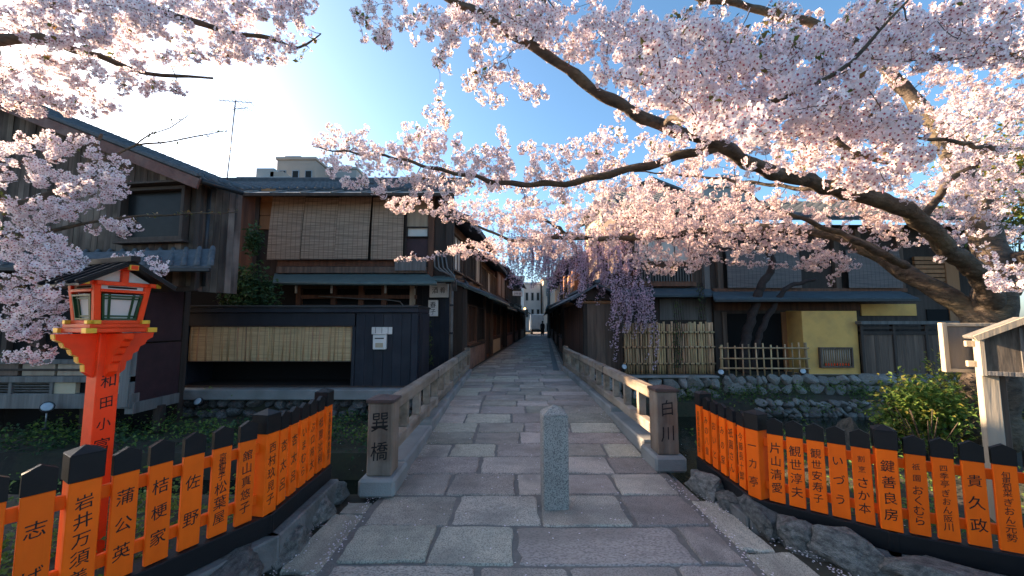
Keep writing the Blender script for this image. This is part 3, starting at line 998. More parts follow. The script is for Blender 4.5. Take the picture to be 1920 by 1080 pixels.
# roof: ridge runs along local y, gable towards the lettered face
mb = MB()
for k in range(4):
    Mk = Matrix.Rotation(k * math.pi / 2, 4, 'Z')
    mb.box(Mk @ Vector((0, -b1 - .006, 1.935)), (.40, .034, .034) if k % 2 == 0 else (.034, .40, .0335), .003)
top = mb.build('top_beam', M['orange_red'], LN)
mb = MB()
for sx in (-1, 1):
    mb.box((sx * .2, -b1 - .006, 1.935), (.03, .04, .04), .002)
mb.build('gilt_fitting', M['gold'], top)
RH, RW, RL = .165, .27, .245     # rise, half width, half length
mb = MB()
for sx in (-1, 1):
    mb.add([(0, -RL, 1.955 + RH), (sx * RW, -RL, 1.955 - .045), (sx * RW, RL, 1.955 - .045), (0, RL, 1.955 + RH),
            (0, -RL, 1.937 + RH), (sx * RW, -RL, 1.937 - .045), (sx * RW, RL, 1.937 - .045), (0, RL, 1.937 + RH)],
           [(0, 1, 2, 3), (7, 6, 5, 4), (0, 4, 5, 1), (1, 5, 6, 2), (2, 6, 7, 3)])
mb.build('roof', M['black'], LN)
for k in range(5):
    y = -RL + .02 + k * (2 * RL - .04) / 4
    for sx in (-1, 1):
        mb = MB(); mb.bar((0, y, 1.968 + RH), (sx * (RW + .005), y, 1.968 - .046), .026, .026, .004); mb.build('roof_rib', M['black'], LN)
mb = MB(); mb.box((0, 0, 1.985 + RH), (.055, 2 * RL + .05, .055), .006); mb.build('ridge', M['black'], LN)
mb = MB(); mb.prism([(-.16, 0), (.16, 0), (0, .12)], Matrix.Translation((0, -b1 + .01, 1.955)), .012); mb.build('gable_panel', M['white_paint'], LN)
mb = MB(); mb.box((0, -b1 - .008, 2.01), (.04, .03, .12), .003); mb.build('king_post', M['orange_red'], LN)
mb = MB(); mb.box((0, -RL - .006 + .12, 2.075), (.045, .26, .04), .003); rp_ = mb.build('ridge_beam', M['orange_red'], LN)
mb = MB(); mb.box((0, -RL + .0, 2.075), (.049, .03, .044), .002); mb.build('gilt_fitting', M['gold'], rp_)

for o in list(LN.children_recursive):
    for v in o.data.vertices:
        if v.co.z > 1.6: v.co.z = 1.6 + (v.co.z - 1.6) * .80
# ================================================================== NOTICE BOARD
NB = thing('notice_board', 'roofed weathered wooden notice board with a second framed panel and a pale sunlit post', 'notice board', (4.06, 3.40, 0), R(-33))
mb = MB(); mb.box((-.045, 0, .72), (.10, .115, 1.5), .004); mb.build('post', M['sign_white'], NB)
mb = MB(); mb.box((.03, .045, .72), (.06, .09, 1.5), .004); mb.build('post', M['brown_wood'], NB)
mb = MB(); mb.prism([(-.09, 1.17), (.36, 1.17), (.36, 1.48), (.135, 1.60), (-.09, 1.48)], Matrix.Translation((0, -.10, 0)), .07)
bd = mb.build('board', M['sign_stain'], NB)
mb = MB(); mb.box((-.098, -.1, 1.325), (.03, .09, .33), .003); mb.build('edge_batten', M['sign_white'], bd)
mb = MB(); mb.box((.12, -.14, 1.36), (.02, .012, .4), .002); mb.build('cover_strip', M['grey_wood'], bd)
mb = MB(); mb.box((.135, -.135, 1.185), (.44, .02, .035), .002); mb.build('bottom_batten', M['grey_wood'], bd)
for sx in (-1, 1):
    mb = MB(); mb.bar((.135 - sx * .01, -.1, 1.635), (.135 + sx * .30, -.1, 1.475), .2, .028, .004); mb.build('roof_board', M['grey_wood'], NB)
    mb = MB(); mb.bar((.135, -.215, 1.625), (.135 + sx * .29, -.215, 1.468), .02, .05, .002); mb.build('roof_edge', M['sign_white'], NB)
mb = MB(); mb.box((-.12, -.03, 1.42), (.09, .05, .05), .003); mb.build('bracket', M['sign_white'], NB)
mb = MB(); mb.box((-.12, -.03, 1.25), (.09, .05, .05), .003); mb.build('bracket', M['sign_white'], NB)
Mf = frame((.10, .15, 0), (-1, -.12, 0))
fr_ = MB(); fr_.box((.19, 0, 1.38), (.33, .02, .37), 0); fr_.v = [tuple(Mf @ Vector(p)) for p in fr_.v]
pn = fr_.build('framed_panel', M['grey_wood'], NB)
for (c, d_) in (((.36, 0, 1.38), (.035, .075, .44)), ((.19, 0, 1.582), (.345, .06, .03)), ((.19, 0, 1.178), (.345, .06, .03)), ((.02, 0, 1.38), (.03, .06, .37))):
    mb = MB(); mb.box(c, d_, .003); mb.v = [tuple(Mf @ Vector(p)) for p in mb.v]; mb.build('frame_batten', M['sign_white'], pn)


# ================================================================== GARDEN SPOTLIGHTS
def spotlight(p, aim, stick, label):
    t = thing('spotlight', label, 'spotlight', p, 0, 'round spotlights along the canal')
    a = Vector(aim).normalized()
    Mx = Matrix.Translation((0, 0, stick + .06)) @ a.to_track_quat('Z', 'Y').to_matrix().to_4x4()
    mb = MB(); mb.lathe((0, 0, 0), [(.02, -.13), (.06, -.11), (.088, -.02), (.092, .025), (.08, .028)], 14, M=Matrix.Identity(4)); mb.v = [tuple(Mx @ Vector(q)) for q in mb.v]
    mb.build('housing', M['dark_metal'], t)
    mb = MB(); mb.lathe((0, 0, 0), [(.079, .0285), (.06, .036), (.0, .041)], 14); mb.v = [tuple(Mx @ Vector(q)) for q in mb.v]
    mb.build('lens', M['lens'], t)
    mb = MB(); mb.tube([(0, 0, 0), (0, 0, stick + .03)], .011, 6); mb.build('stem', M['metal'], t)
    mb = MB(); mb.lathe((0, 0, 0), [(.05, 0), (.05, .012), (.01, .02)], 10); mb.build('foot', M['dark_metal'], t)


q = at(85, 800, 6.9); spotlight((q.x, q.y, q.z - .04), (.65, -.55, .45), .3, 'spotlight on a thin stick among the dark plants near the lantern')
q = at(372, 756, 8.6); spotlight((q.x, q.y, q.z - .09), (-.1, -.8, .5), .06, 'black spotlight on the concrete ledge below the straw blind')
q = at(727, 747, 8.7); spotlight((q.x, q.y, q.z - .09), (.1, -.3, .9), .06, 'small spotlight seen just above the post carved 巽橋')
q = at(1352, 700, 11.95); spotlight((q.x, q.y, q.z - .08), (-.5, -.8, .3), .05, 'white faced spotlight between the closed and the open bamboo fence')
q = at(1505, 698, 11.95); spotlight((q.x, q.y, q.z - .08), (-.2, -.9, .3), .05, 'round spotlight on the stone wall at the corner of the yellow wall')
q = at(1170, 690, 12.0); spotlight((q.x, q.y, q.z - .08), (.2, -.9, .4), .05, 'dark spotlight under the hanging mauve blossoms by the bamboo fence')

# ================================================================== BUILDING HELPERS
def boards(parent, Mx, x0, x1, z0, z1, w, m, t=.025, name='wall_board', seed=0, gap=.006, y=0.0):
    """vertical boards of width w on a wall plane Mx (local x along, -y out); z0, z1 numbers or functions of x"""
    rr = random.Random(seed)
    n = max(1, round((x1 - x0) / w)); s = (x1 - x0) / n
    for i in range(n):
        xa, xb = x0 + i * s + gap / 2, x0 + (i + 1) * s - gap / 2
        za = z0 if not callable(z0) else z0; f0 = z0 if callable(z0) else (lambda q: z0); f1 = z1 if callable(z1) else (lambda q: z1)
        off = rr.uniform(-.006, .006) + y
        mb = MB()
        vv = [(xa, off - t, f0(xa)), (xb, off - t, f0(xb)), (xb, off - t, f1(xb)), (xa, off - t, f1(xa)),
              (xa, off, f0(xa)), (xb, off, f0(xb)), (xb, off, f1(xb)), (xa, off, f1(xa))]
        mb.add(vv, [(0, 1, 2, 3), (1, 5, 6, 2), (4, 0, 3, 7), (3, 2, 6, 7), (0, 4, 5, 1), (5, 4, 7, 6)], M=Mx)
        mb.build(name, m, parent)


def panel(parent, name, Mx, x0, x1, z0, z1, y0, y1, m, b=.004, label=None):
    """box on a wall plane: x0..x1, z0..z1, y0 (front, negative) .. y1"""
    mb = MB(); mb.box(((x0 + x1) / 2, (y0 + y1) / 2, (z0 + z1) / 2), (x1 - x0, abs(y1 - y0), z1 - z0), b)
    mb.v = [tuple(Mx @ Vector(p)) for p in mb.v]
    return mb.build(name, m, parent, label=label)


def roof_slab(parent, name, P, t, m):
    """four corners P (eave a, eave b, top b, top a), thickness t downwards"""
    P = [Vector(p) for p in P]
    n = (P[1] - P[0]).cross(P[3] - P[0]).normalized()
    if n.z < 0: n = -n
    mb = MB()
    vv = P + [p - n * t for p in P]
    mb.add(vv, [(0, 1, 2, 3), (7, 6, 5, 4), (0, 4, 5, 1), (1, 5, 6, 2), (2, 6, 7, 3), (3, 7, 4, 0)])
    return mb.build(name, m, parent)


def tile_rows(parent, P, pitch=.21, course=.24, r=.052, m=None, name='roof_tiles'):
    """rounded tile rows running up a slope P (eave a, eave b, top b, top a): one stuff part"""
    a, b, c, d_ = [Vector(p) for p in P]
    n = (b - a).cross(d_ - a).normalized()
    if n.z < 0: n = -n
    L = (b - a).length
    cnt = max(2, int(L / pitch))
    mb = MB()
    xdir = (b - a).normalized()
    for i in range(cnt + 1):
        t = i / cnt
        p, q = a.lerp(b, t), d_.lerp(c, t)
        run = (q - p); S = run.length; run.normalize()
        k = max(1, int(S / course)); cs = S / k
        for j in range(k):
            s0 = p + run * (cs * j - .015); s1 = p + run * (cs * (j + 1))
            vv = []
            for (pt, rr_) in ((s0, r * 1.12), (s1, r * .92)):
                for h in range(5):
                    an = math.pi * h / 4
                    vv.append(pt + xdir * math.cos(an) * rr_ + n * (math.sin(an) * rr_ + .004))
            ff = [(h, h + 1, 6 + h, 5 + h) for h in range(4)] + [(4, 3, 2, 1, 0)]
            mb.add(vv, ff, 0, True)
    # eave discs
    return mb.build(name, m or M['tile'], parent, kind='stuff')


def pane_window(parent, Mx, x0, x1, z0, z1, fm, y=-.03, bars=0, fw=.05, depth=.09, glass='glass', sill=True):
    """window frame with pane, sill and glazing bars as sub-parts"""
    mb = MB()
    for (xa, xb, za, zb) in ((x0, x1, z1 - fw, z1), (x0, x1, z0, z0 + fw), (x0, x0 + fw, z0 + fw, z1 - fw), (x1 - fw, x1, z0 + fw, z1 - fw)):
        mb.box(((xa + xb) / 2, y - depth / 2 + .02, (za + zb) / 2), (xb - xa, depth, zb - za), .004)
    mb.v = [tuple(Mx @ Vector(p)) for p in mb.v]
    f = mb.build('window', fm, parent)
    mb = MB(); mb.box(((x0 + x1) / 2, y + .03, (z0 + z1) / 2), (x1 - x0 - 2 * fw + .004, .01, z1 - z0 - 2 * fw + .004)); mb.v = [tuple(Mx @ Vector(p)) for p in mb.v]
    mb.build('pane', M[glass], f)
    if sill:
        mb = MB(); mb.box(((x0 + x1) / 2, y - .06, z0 - .022), (x1 - x0 + .08, .14, .04), .004); mb.v = [tuple(Mx @ Vector(p)) for p in mb.v]
        mb.build('sill', fm, f)
    for i in range(bars):
        x = x0 + fw + (x1 - x0 - 2 * fw) * (i + 1) / (bars + 1)
        mb = MB(); mb.box((x, y - .0, (z0 + z1) / 2), (.018, .03, z1 - z0 - 2 * fw)); mb.v = [tuple(Mx @ Vector(p)) for p in mb.v]
        mb.build('lattice_bar', fm, f)
    return f


def hanging_blind(Mx, x0, x1, z0, z1, m, label, group, tilt=.0, lean=0.0, bow=.03):
    """a reed blind as a thin, slightly bowed sheet with a top batten and a bottom batten"""
    t = thing('reed_blind', label, 'blind', Mx @ Vector(((x0 + x1) / 2, 0, z1)), Mx.to_euler().z, group)
    w, h = x1 - x0, z1 - z0
    nx, nz = 4, 8
    vv, ff = [], []
    for j in range(nz + 1):
        for i in range(nx + 1):
            u, v = i / nx, j / nz
            vv.append(((u - .5) * w + lean * v, -.05 - tilt * v - bow * math.sin(v * 3.1) * (1 + .3 * math.sin(u * 9)), -h * v))
    for j in range(nz):
        for i in range(nx):
            a = j * (nx + 1) + i
            ff.append((a, a + 1, a + nx + 2, a + nx + 1))
    n = len(vv)
    vv2 = [(x, y + .012, z) for x, y, z in vv]
    mb = MB(); mb.add(vv, ff); mb.add(vv2, [f[::-1] for f in ff])
    mb.build('reed_sheet', m, t)
    mb = MB(); mb.box((0, -.045, .012), (w, .03, .028), .004); mb.build('top_batten', M['brown_wood'], t)
    mb = MB(); mb.box((lean, -.05 - tilt, -h - .01), (w, .025, .022), .004); mb.build('bottom_batten', M['brown_wood'], t)
    return t


# ================================================================== WEATHERED GABLED HOUSE (beside the lantern)
H1 = thing('timber_house', 'large weathered timber house with a gable roof and one big window, beside the lantern', 'house')
C = at(368, 470, 7.6); C.z = 0
ddir = Vector((-.99, .136, 0))                    # front wall runs away to the left of C
sdir = Vector((.386, .92, 0))                     # side wall runs back from C
FW = 10.4
Mfr = frame(C + ddir * FW, -ddir)                 # local x: 0 at the far end, FW at the corner C; -y faces the canal
Msd = frame(C, sdir)
zc = 4.28                                         # wall height at the corner
slope = .40
apex = 8.2
zf = lambda x: zc + slope * min(FW - x, 0 + apex) - slope * max(0, FW - x - apex)
mb = MB(); pf = [(0, 2.2), (FW, 2.2), (FW, zf(FW)), (FW - apex, zf(FW - apex)), (0, zf(0))]
mb.prism(pf, Mfr @ Matrix.Translation((0, .05, 0)), .06); mb.build('gable_wall', M['dark_wood'], H1)
Lc = lambda u, Y: None
# window on the front wall
def on_front(u):
    """x on the front wall seen at photo column u"""
    k = (u - 960) / FPX
    s = (C.x - k * C.y) / (k * ddir.y - ddir.x)
    return FW - s, C.y + ddir.y * s
xa, Ya = on_front(222); xb, Yb = on_front(346)
wz1, wz0 = zat(352, Yb), zat(452, Yb)
boards(H1, Mfr, .4, xa, 2.3, lambda x: zf(x), .15, M['board_wood'], seed=1)
boards(H1, Mfr, xb, FW, 2.3, lambda x: zf(x), .14, M['board_wood'], seed=2)
boards(H1, Mfr, xa, xb, wz1 + .05, lambda x: zf(x), .15, M['board_wood'], seed=3)
boards(H1, Mfr, xa, xb, 2.3, wz0 - .05, .15, M['board_wood'], seed=4)
pane_window(H1, Mfr, xa, xb, wz0, wz1, M['dark_wood'], y=-.05, fw=.07, depth=.14)
panel(H1, 'window_hood', Mfr, xa - .08, xb + .1, wz1 + .02, wz1 + .06, -.3, -.03, M['dark_wood'])
boards(H1, Msd, 0, .8, 2.2, zc + .22, .14, M['board_wood'], seed=5)
mb = MB(); mb.prism([(0, 2.2), (.8, 2.2), (.8, zc + .25), (0, zc + .25)], Msd @ Matrix.Translation((0, .05, 0)), .06); mb.build('side_wall', M['dark_wood'], H1)
mb = MB(); mb.bar(Msd @ Vector((0, -.02, 2.2)), Msd @ Vector((0, -.02, zc)), .1, .1, .01); mb.build('corner_post', M['dark_wood'], H1)
mb = MB(); mb.tube([Msd @ Vector((.12, -.08, 2.3)), Msd @ Vector((.12, -.08, zc - .05))], .035, 8); mb.build('downpipe', M['dark_metal'], H1)
# roof: right slope seen from below the eave, rake board along the gable
oh, fo = .42, .42                                  # eave overhang, forward overhang
Zx = lambda x: zc + .16 + slope * (FW - x)
Ea, Eb = Mfr @ Vector((FW + oh, -fo, Zx(FW + oh))), Mfr @ Vector((FW - apex, -fo, Zx(FW - apex)))
back = sdir * 1.9
P = [Ea, Ea + sdir * .75, Eb + back, Eb]
roof1 = roof_slab(H1, 'roof', P, .09, M['tile'])
tile_rows(roof1, [p + Vector((0, 0, .01)) for p in P], .23, .26, .055)
P2 = [Mfr @ Vector((FW - 2 * apex - oh, -fo, Zx(FW + oh))), Mfr @ Vector((FW - 2 * apex - oh, -fo, Zx(FW + oh))) + back, Eb + back, Eb]
roof_slab(H1, 'roof', P2, .09, M['tile'])
mb = MB(); mb.bar(Ea + Vector((0, 0, -.14)) - sdir * .02, Eb + Vector((0, 0, -.14)) - sdir * .02, .05, .2, .006); mb.build('bargeboard', M['bargeboard'], H1)
mb = MB(); mb.bar(Ea + Vector((0, 0, .02)) - sdir * .015, Eb + Vector((0, 0, .02)) - sdir * .015, .12, .07, .01); mb.build('verge_tiles', M['tile'], roof1)
mb = MB(); mb.tube([Ea + Vector((.03, 0, -.08)), Ea + sdir * .75 + Vector((.03, 0, -.08))], .05, 8); mb.build('gutter', M['dark_metal'], H1)
mb = MB(); mb.bar(Eb + Vector((0, 0, .09)), Eb + back + Vector((0, 0, .09)), .2, .16, .03); mb.build('ridge', M['tile'], roof1)
# lower storey
Yl = 7.15
xl0, xl1 = xat(-700, Yl), xat(262, Yl)
Ml = frame((xl0, Yl, 0), (1, 0, 0)); LW = xl1 - xl0
X = lambda u: xat(u, Yl) - xl0
panel(H1, 'base_beam', Ml, 0, LW + .02, zat(765, Yl), zat(738, Yl), -.06, .12, M['grey_wood'])
panel(H1, 'floor_beam', Ml, 0, LW, zat(716, Yl), zat(705, Yl), -.07, .1, M['grey_wood'])
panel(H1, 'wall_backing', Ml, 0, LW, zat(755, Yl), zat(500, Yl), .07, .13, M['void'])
panel(H1, 'plaster_panel', Ml, X(200), LW - .1, zat(745, Yl), zat(620, Yl), -.02, .06, M['beige'])
panel(H1, 'plaster_panel', Ml, X(118), X(158), zat(738, Yl), zat(716, Yl), -.02, .06, M['beige'])
panel(H1, 'dado_panel', Ml, X(58), X(118), zat(704, Yl), zat(682, Yl), -.03, .06, M['tan_wood'])
panel(H1, 'dado_panel', Ml, X(123), X(195), zat(704, Yl), zat(682, Yl), -.03, .06, M['tan_wood'])
panel(H1, 'dado_panel', Ml, X(-40), X(50), zat(704, Yl), zat(682, Yl), -.03, .06, M['brown_wood'])
panel(H1, 'dado_rail', Ml, 0, X(210), zat(682, Yl), zat(674, Yl), -.06, .06, M['grey_wood'])
panel(H1, 'mid_rail', Ml, X(-40), X(195), zat(695, Yl), zat(691, Yl), -.045, -.02, M['dark_wood'])
for u in (-120, 38, 113):
    panel(H1, 'vent_stile', Ml, X(u), X(u + 6), zat(756, Yl), zat(716, Yl), -.05, .06, M['grey_wood'])
for (ua, ub) in ((-114, 38), (44, 113)):
    for k in range(8):
        z = zat(754 - k * 5, Yl)
        mb = MB(); mb.box(((X(ua) + X(ub)) / 2, .0, z), (X(ub) - X(ua), .05, .012), 0, Matrix.Rotation(R(-35), 3, 'X')); mb.v = [tuple(Ml @ Vector(p)) for p in mb.v]
        mb.build('vent_slat', M['grey_wood'], H1)
for u in (-150, 15, 75):
    panel(H1, 'window_post', Ml, X(u), X(u + 10), zat(674, Yl), zat(520, Yl), -.04, .06, M['dark_wood'])
# corner post, plum side wall
panel(H1, 'corner_post', Ml, LW - .16, LW, zat(762, Yl), 2.5, -.09, .07, M['grey_wood'])
pS = Vector((xl1 + .0, Yl + .0, 0)); pE = Vector((xat(344, 8.15), 8.15, 0))
Ms = frame(pS, pE - pS); SL = (pE - pS).length
panel(H1, 'side_panel', Ms, .03, SL, zat(640, 7.6), 2.55, .0, .06, M['plum_panel'])
panel(H1, 'side_panel', Ms, .03, SL, zat(748, 7.6), zat(643, 7.6), -.012, .06, M['plum_panel'])
panel(H1, 'base_beam', Ms, -.02, SL, zat(768, 7.5), zat(748, 7.5), -.05, .1, M['grey_wood'])
for u in (330, 200, 40):
    mb = MB(); mb.box((xat(u, 7.9), 7.7, -.2), (.14, .14, .5), .01); mb.build('stilt', M['dark_wood'], H1)
panel(H1, 'sunblock_wall', Ml, 0, LW - .1, -.6, zat(740, Yl), .75, .9, M['void'])  # black wall added to stop sun passing under the house between the stilts
panel(H1, 'rear_wall', Ml, 0, LW - .3, -.5, 4.2, 1.35, 1.5, M['dark_wood'])
# low tiled skirt roof between the storeys
e0, e1 = at(-500, 520, 6.75), at(395, 492, 6.95)
e1.z = e0.z = zat(497, 6.85)
t0, t1 = Mfr @ Vector((1, 0, e0.z + .42)), Mfr @ Vector((FW + .35, 0, e0.z + .42))
sk = [e0, e1, t1, t0]
sk_o = roof_slab(H1, 'skirt_roof', sk, .06, M['tile'])
tile_rows(sk_o, [p + Vector((0, 0, .01)) for p in sk], .23, .26, .055)
mb = MB(); mb.bar(e0 + Vector((0, 0, -.07)), e1 + Vector((0, 0, -.07)), .07, .07, .01); mb.build('gutter', M['dark_metal'], H1)

# ================================================================== HOUSE WITH THE REED BLINDS
H2 = thing('timber_house', 'two storey timber house with four hanging brown reed blinds above a dark recessed ground floor', 'house')
Y2 = 11.2
x20, x21 = -13.0, xat(848, Y2)
M2 = frame((x20, Y2, 0), (1, 0, 0)); W2 = x21 - x20
U = lambda u, Y=Y2: xat(u, Y) - x20
Z = lambda v, Y=Y2: zat(v, Y)
panel(H2, 'upper_wall', M2, 0, W2, 2.75, 5.25, .06, .2, M['dark_wood'])
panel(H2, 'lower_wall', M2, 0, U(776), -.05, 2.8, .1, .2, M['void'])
panel(H2, 'dark_board_wall', M2, U(425), U(474), 2.6, 5.2, -.02, .06, M['red_wood'])
# warm sliding panels left of the blinds, three stacked
for k in range(3):
    panel(H2, 'sliding_panel', M2, U(478), U(505), Z(430 - 26 * k), Z(405 - 26 * k), -.005, .05, M['orange_wood'])
panel(H2, 'frame_post', M2, U(470), U(478), 2.8, 5.2, -.05, .06, M['dark_wood'])
panel(H2, 'frame_post', M2, U(756), U(760), 2.8, 5.2, -.05, .06, M['dark_wood'])
# right end window: honey top panel, pale pane, dark pane
panel(H2, 'honey_panel', M2, U(760), U(800), Z(425), Z(375), -.01, .05, M['tan_wood'])
pane_window(H2, M2, U(760), U(802), Z(446), Z(426), M['dark_wood'], y=-.02, fw=.03, glass='paper', sill=False)
panel(H2, 'dark_panel', M2, U(760), U(800), Z(482), Z(447), -.01, .05, M['plum_panel'])
panel(H2, 'frame_post', M2, U(801), U(812), 2.75, 5.25, -.07, .06, M['red_wood'])
panel(H2, 'corner_post', M2, U(835), U(846), 2.7, 5.25, -.07, .06, M['dark_wood'])
panel(H2, 'sill_rail', M2, U(520), U(758), Z(500), Z(489), -.1, .05, M['red_wood'])
panel(H2, 'sill_board', M2, U(520), U(800), Z(513), Z(501), -.14, .05, M['brown_wood'])
panel(H2, 'grey_apron_panel', M2, U(742), U(800), Z(509), Z(486), -.2, -.141, M['grey_wood'])
# eave over the blinds and tiled roof
ze = Z(362, 10.45)
P = [(xat(432, 10.45), 10.45, ze), (xat(700, 10.45), 10.45, ze), (xat(850, 10.45), 10.45, ze), (xat(850, Y2), Y2 + .1, ze + .34), (xat(432, Y2), Y2 + .1, ze + .34)]
ev = roof_slab(H2, 'upper_eave', [P[0], P[2], P[3], P[4]], .07, M['grey_eave'])
for k in range(8):
    xx = P[0][0] + .06 + (P[2][0] - P[0][0] - .1) * k / 7
    mb = MB(); mb.bar((xx, 10.44, ze + .02), (xx, Y2 + .1, ze + .36), .035, .035, .004); mb.build('standing_seam', M['grey_eave'], ev)
mb = MB(); mb.bar((P[0][0], 10.42, ze - .05), (P[2][0], 10.42, ze - .05), .06, .09, .01); mb.build('fascia', M['dark_wood'], H2)
rz0 = ze + .36
Pr = [(-10.5, 11.2, rz0), (xat(860, 11.3), 11.2, rz0), (xat(860, 11.3), 13.9, rz0 + 1.15), (-10.5, 13.9, rz0 + 1.15)]
rf = roof_slab(H2, 'roof', Pr, .08, M['tile'])
tile_rows(rf, [(p[0], p[1], p[2] + .01) for p in Pr], .25, .27, .065)
mb = MB(); mb.bar((Pr[3][0], 13.9, rz0 + 1.22), (Pr[2][0], 13.9, rz0 + 1.22), .25, .22, .04); mb.build('ridge', M['tile'], rf)
# lower eave
zl = Z(529, 10.35)
lo = roof_slab(H2, 'lower_eave', [(xat(508, 10.35), 10.35, zl), (xat(818, 10.35), 10.35, zl), (xat(800, Y2), Y2, zl + .34), (xat(512, Y2), Y2, zl + .34)], .06, M['copper'])
mb = MB(); mb.tube([(xat(508, 10.33), 10.33, zl - .04), (xat(818, 10.33), 10.33, zl - .04)], .05, 8); mb.build('gutter', M['copper'], lo)
lo2 = roof_slab(H2, 'lower_eave', [(xat(796, 10.9), 10.75, zl + .1), (xat(852, 10.9), 10.75, zl + .1), (xat(850, Y2), Y2 + .3, zl + .36), (xat(796, Y2), Y2 + .3, zl + .36)], .05, M['copper'])
# ground floor timbers under the eave
for (v0, v1, mm) in ((560, 553, 'red_wood'), (577, 571, 'dark_wood'), (541, 536, 'dark_wood')):
    panel(H2, 'cross_beam', M2, U(560), U(780), Z(v0), Z(v1), -.02, .1, M[mm])
for u in (555, 620, 672, 715, 768):
    panel(H2, 'frame_post', M2, U(u), U(u + 9), -.02, Z(536), -.03, .1, M['red_wood' if u != 768 else 'tan_wood'])
for u in (563, 628, 727):
    mb = MB(); mb.tube([M2 @ Vector((U(u), -.25, Z(551))), M2 @ Vector((U(u), -.25, Z(537)))], .03, 8); mb.build('hanging_tube_light', M['white_paint'], H2)
mb = MB(); mb.tube([M2 @ Vector((U(x), -.12, Z(v))) for x, v in ((600, 556), (680, 561), (724, 562), (752, 566), (764, 580))], .018, 6); mb.build('water_pipe', M['pipe'], H2)
# four reed blinds
M2b = frame((x20, Y2 - .12, 0), (1, 0, 0))
bl = [(503, 565, 487, 'straight narrow'), (566, 629, 487, ''), (630, 692, 487, ''), (695, 755, 487, '')]
ends = ('first brown reed blind, hanging right beside the honey coloured panels', 'second brown reed blind from the honey coloured panels, its lower corner lifting',
        'third brown reed blind from the honey coloured panels, beside the blossom covered one', 'last brown reed blind from the honey coloured panels, partly behind hanging blossom')
for k, (ua, ub, vb, _) in enumerate(bl):
    hanging_blind(M2b, xat(ua, Y2 - .12) - x20, xat(ub, Y2 - .12) - x20, zat(vb, Y2 - .12), zat(371 + k % 2, Y2 - .12), M['blind'], ends[k],
                  'brown reed blinds on the upper floor', tilt=(.05, .1, .12, .06)[k], lean=(-.05, -.02, -.02, .0)[k])
# dark blue entrance wall with the two signs
M2e = frame((xat(780, 11.9), 11.9, 0), (1, 0, 0)); E_ = lambda u: xat(u, 11.9) - xat(780, 11.9)
boards(H2, M2e, E_(782), E_(846), .1, zat(535, 11.9), .17, M['navy'], seed=31, name='entrance_board')
def sign_plate(name, label, Mx, x0, x1, z0, z1, txt, vertical, m='white_paint', cat='sign'):
    t = thing(name, label, cat, Mx @ Vector(((x0 + x1) / 2, 0, z0)), Mx.to_euler().z)
    w, h = x1 - x0, z1 - z0
    mb = MB(); mb.box((0, -.05, h / 2), (w, .08, h), .01); mb.build('face', M[m], t)
    mb = MB(); mb.box((0, -.005, h / 2), (w + .03, .03, h + .03), .004); mb.build('frame', M['dark_wood'], t)
    mb = MB(); n = len(txt)
    it = []
    for i, c in enumerate(txt):
        if vertical: it.append((c, 0, h * (1 - (i + .5) / n * .86 - .07), min(w * .72, h / n * .8)))
        else: it.append((c, (-.5 + (i + .5) / n * .8 + .1) * w, h * .5, min(h * .6, w / n * .7)))
    lettering(mb, it, frame((0, -.092, 0), (1, 0, 0))); mb.build('lettering', M['ink'], t)
    return t
Ysg = 11.75
Msg = frame((0, Ysg, 0), (1, 0, 0))
sign_plate('wall_sign', 'wide white sign with two characters over the dark blue entrance', Msg, xat(806, Ysg), xat(841, Ysg), zat(558, Ysg), zat(531, Ysg), '酒肴', False)
sign_plate('wall_sign', 'narrow white upright sign reading 春子 on the dark blue entrance wall', Msg, xat(804, Ysg), xat(822, Ysg), zat(593, Ysg), zat(563, Ysg), '春子', True)
dp = thing('downpipe', 'tall grey downpipe at the corner where the alley begins', 'downpipe', (xat(846, 11.5), 11.55, 0))
mb = MB(); mb.tube([(0, 0, -.05), (0, 0, zat(520, 11.5)), (-.05, .1, zat(505, 11.5)), (-.3, .3, zat(492, 11.5))], .055, 10); mb.build('pipe', M['pipe'], dp)
for z in (.5, 1.3, 2.1):
    mb = MB(); mb.lathe((0, 0, z), [(.066, -.03), (.066, .03)], 10); mb.build('clamp', M['dark_metal'], dp)
for k in range(4):
    mb = MB(); q = [(xat(812 + 7 * k, 11), 11.05, zat(478, 11)), (xat(814 + 8 * k, 11), 11.0, zat(500 + k, 11)), (xat(824 + 8 * k, 11), 10.95, zat(508 + k * 2, 11)), (xat(845 + 3 * k, 11), 11.0, zat(514 + 4 * k, 11)), (xat(848, 11) + .03 * k, 11.1, zat(545, 11))]
    mb.tube(q, .022, 6)
    o = mb.build('cable', M['pipe'], H2)

# ------------------------------------------------------------------ navy street booth
H3 = thing('street_booth', 'low navy blue timber booth with a straw blind across its wide opening', 'booth')
Y3 = 9.05
x30 = xat(345, Y3); M3 = frame((x30, Y3, 0), (1, 0, 0)); V = lambda u: xat(u, Y3) - x30; ZZ = lambda v: zat(v, Y3)
panel(H3, 'top_beam', M3, V(345), V(785), ZZ(586), ZZ(577), -.09, 1.2, M['navy'])
panel(H3, 'coping', M3, V(343), V(787), ZZ(577) + .002, ZZ(573), -.13, 1.25, M['dark_metal'])
panel(H3, 'header_board', M3, V(345), V(667), ZZ(611), ZZ(587), -.02, .04, M['navy'])
panel(H3, 'jamb', M3, V(345), V(355), ZZ(727), ZZ(612), -.03, .05, M['navy'])
panel(H3, 'jamb', M3, V(663), V(669), ZZ(727), ZZ(612), -.03, .05, M['navy'])
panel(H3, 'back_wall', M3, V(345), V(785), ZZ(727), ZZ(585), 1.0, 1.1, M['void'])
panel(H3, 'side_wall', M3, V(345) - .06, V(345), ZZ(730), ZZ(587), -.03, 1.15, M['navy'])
panel(H3, 'floor', M3, V(345), V(785), -.06, ZZ(723), .07, 1.0, M['void'])
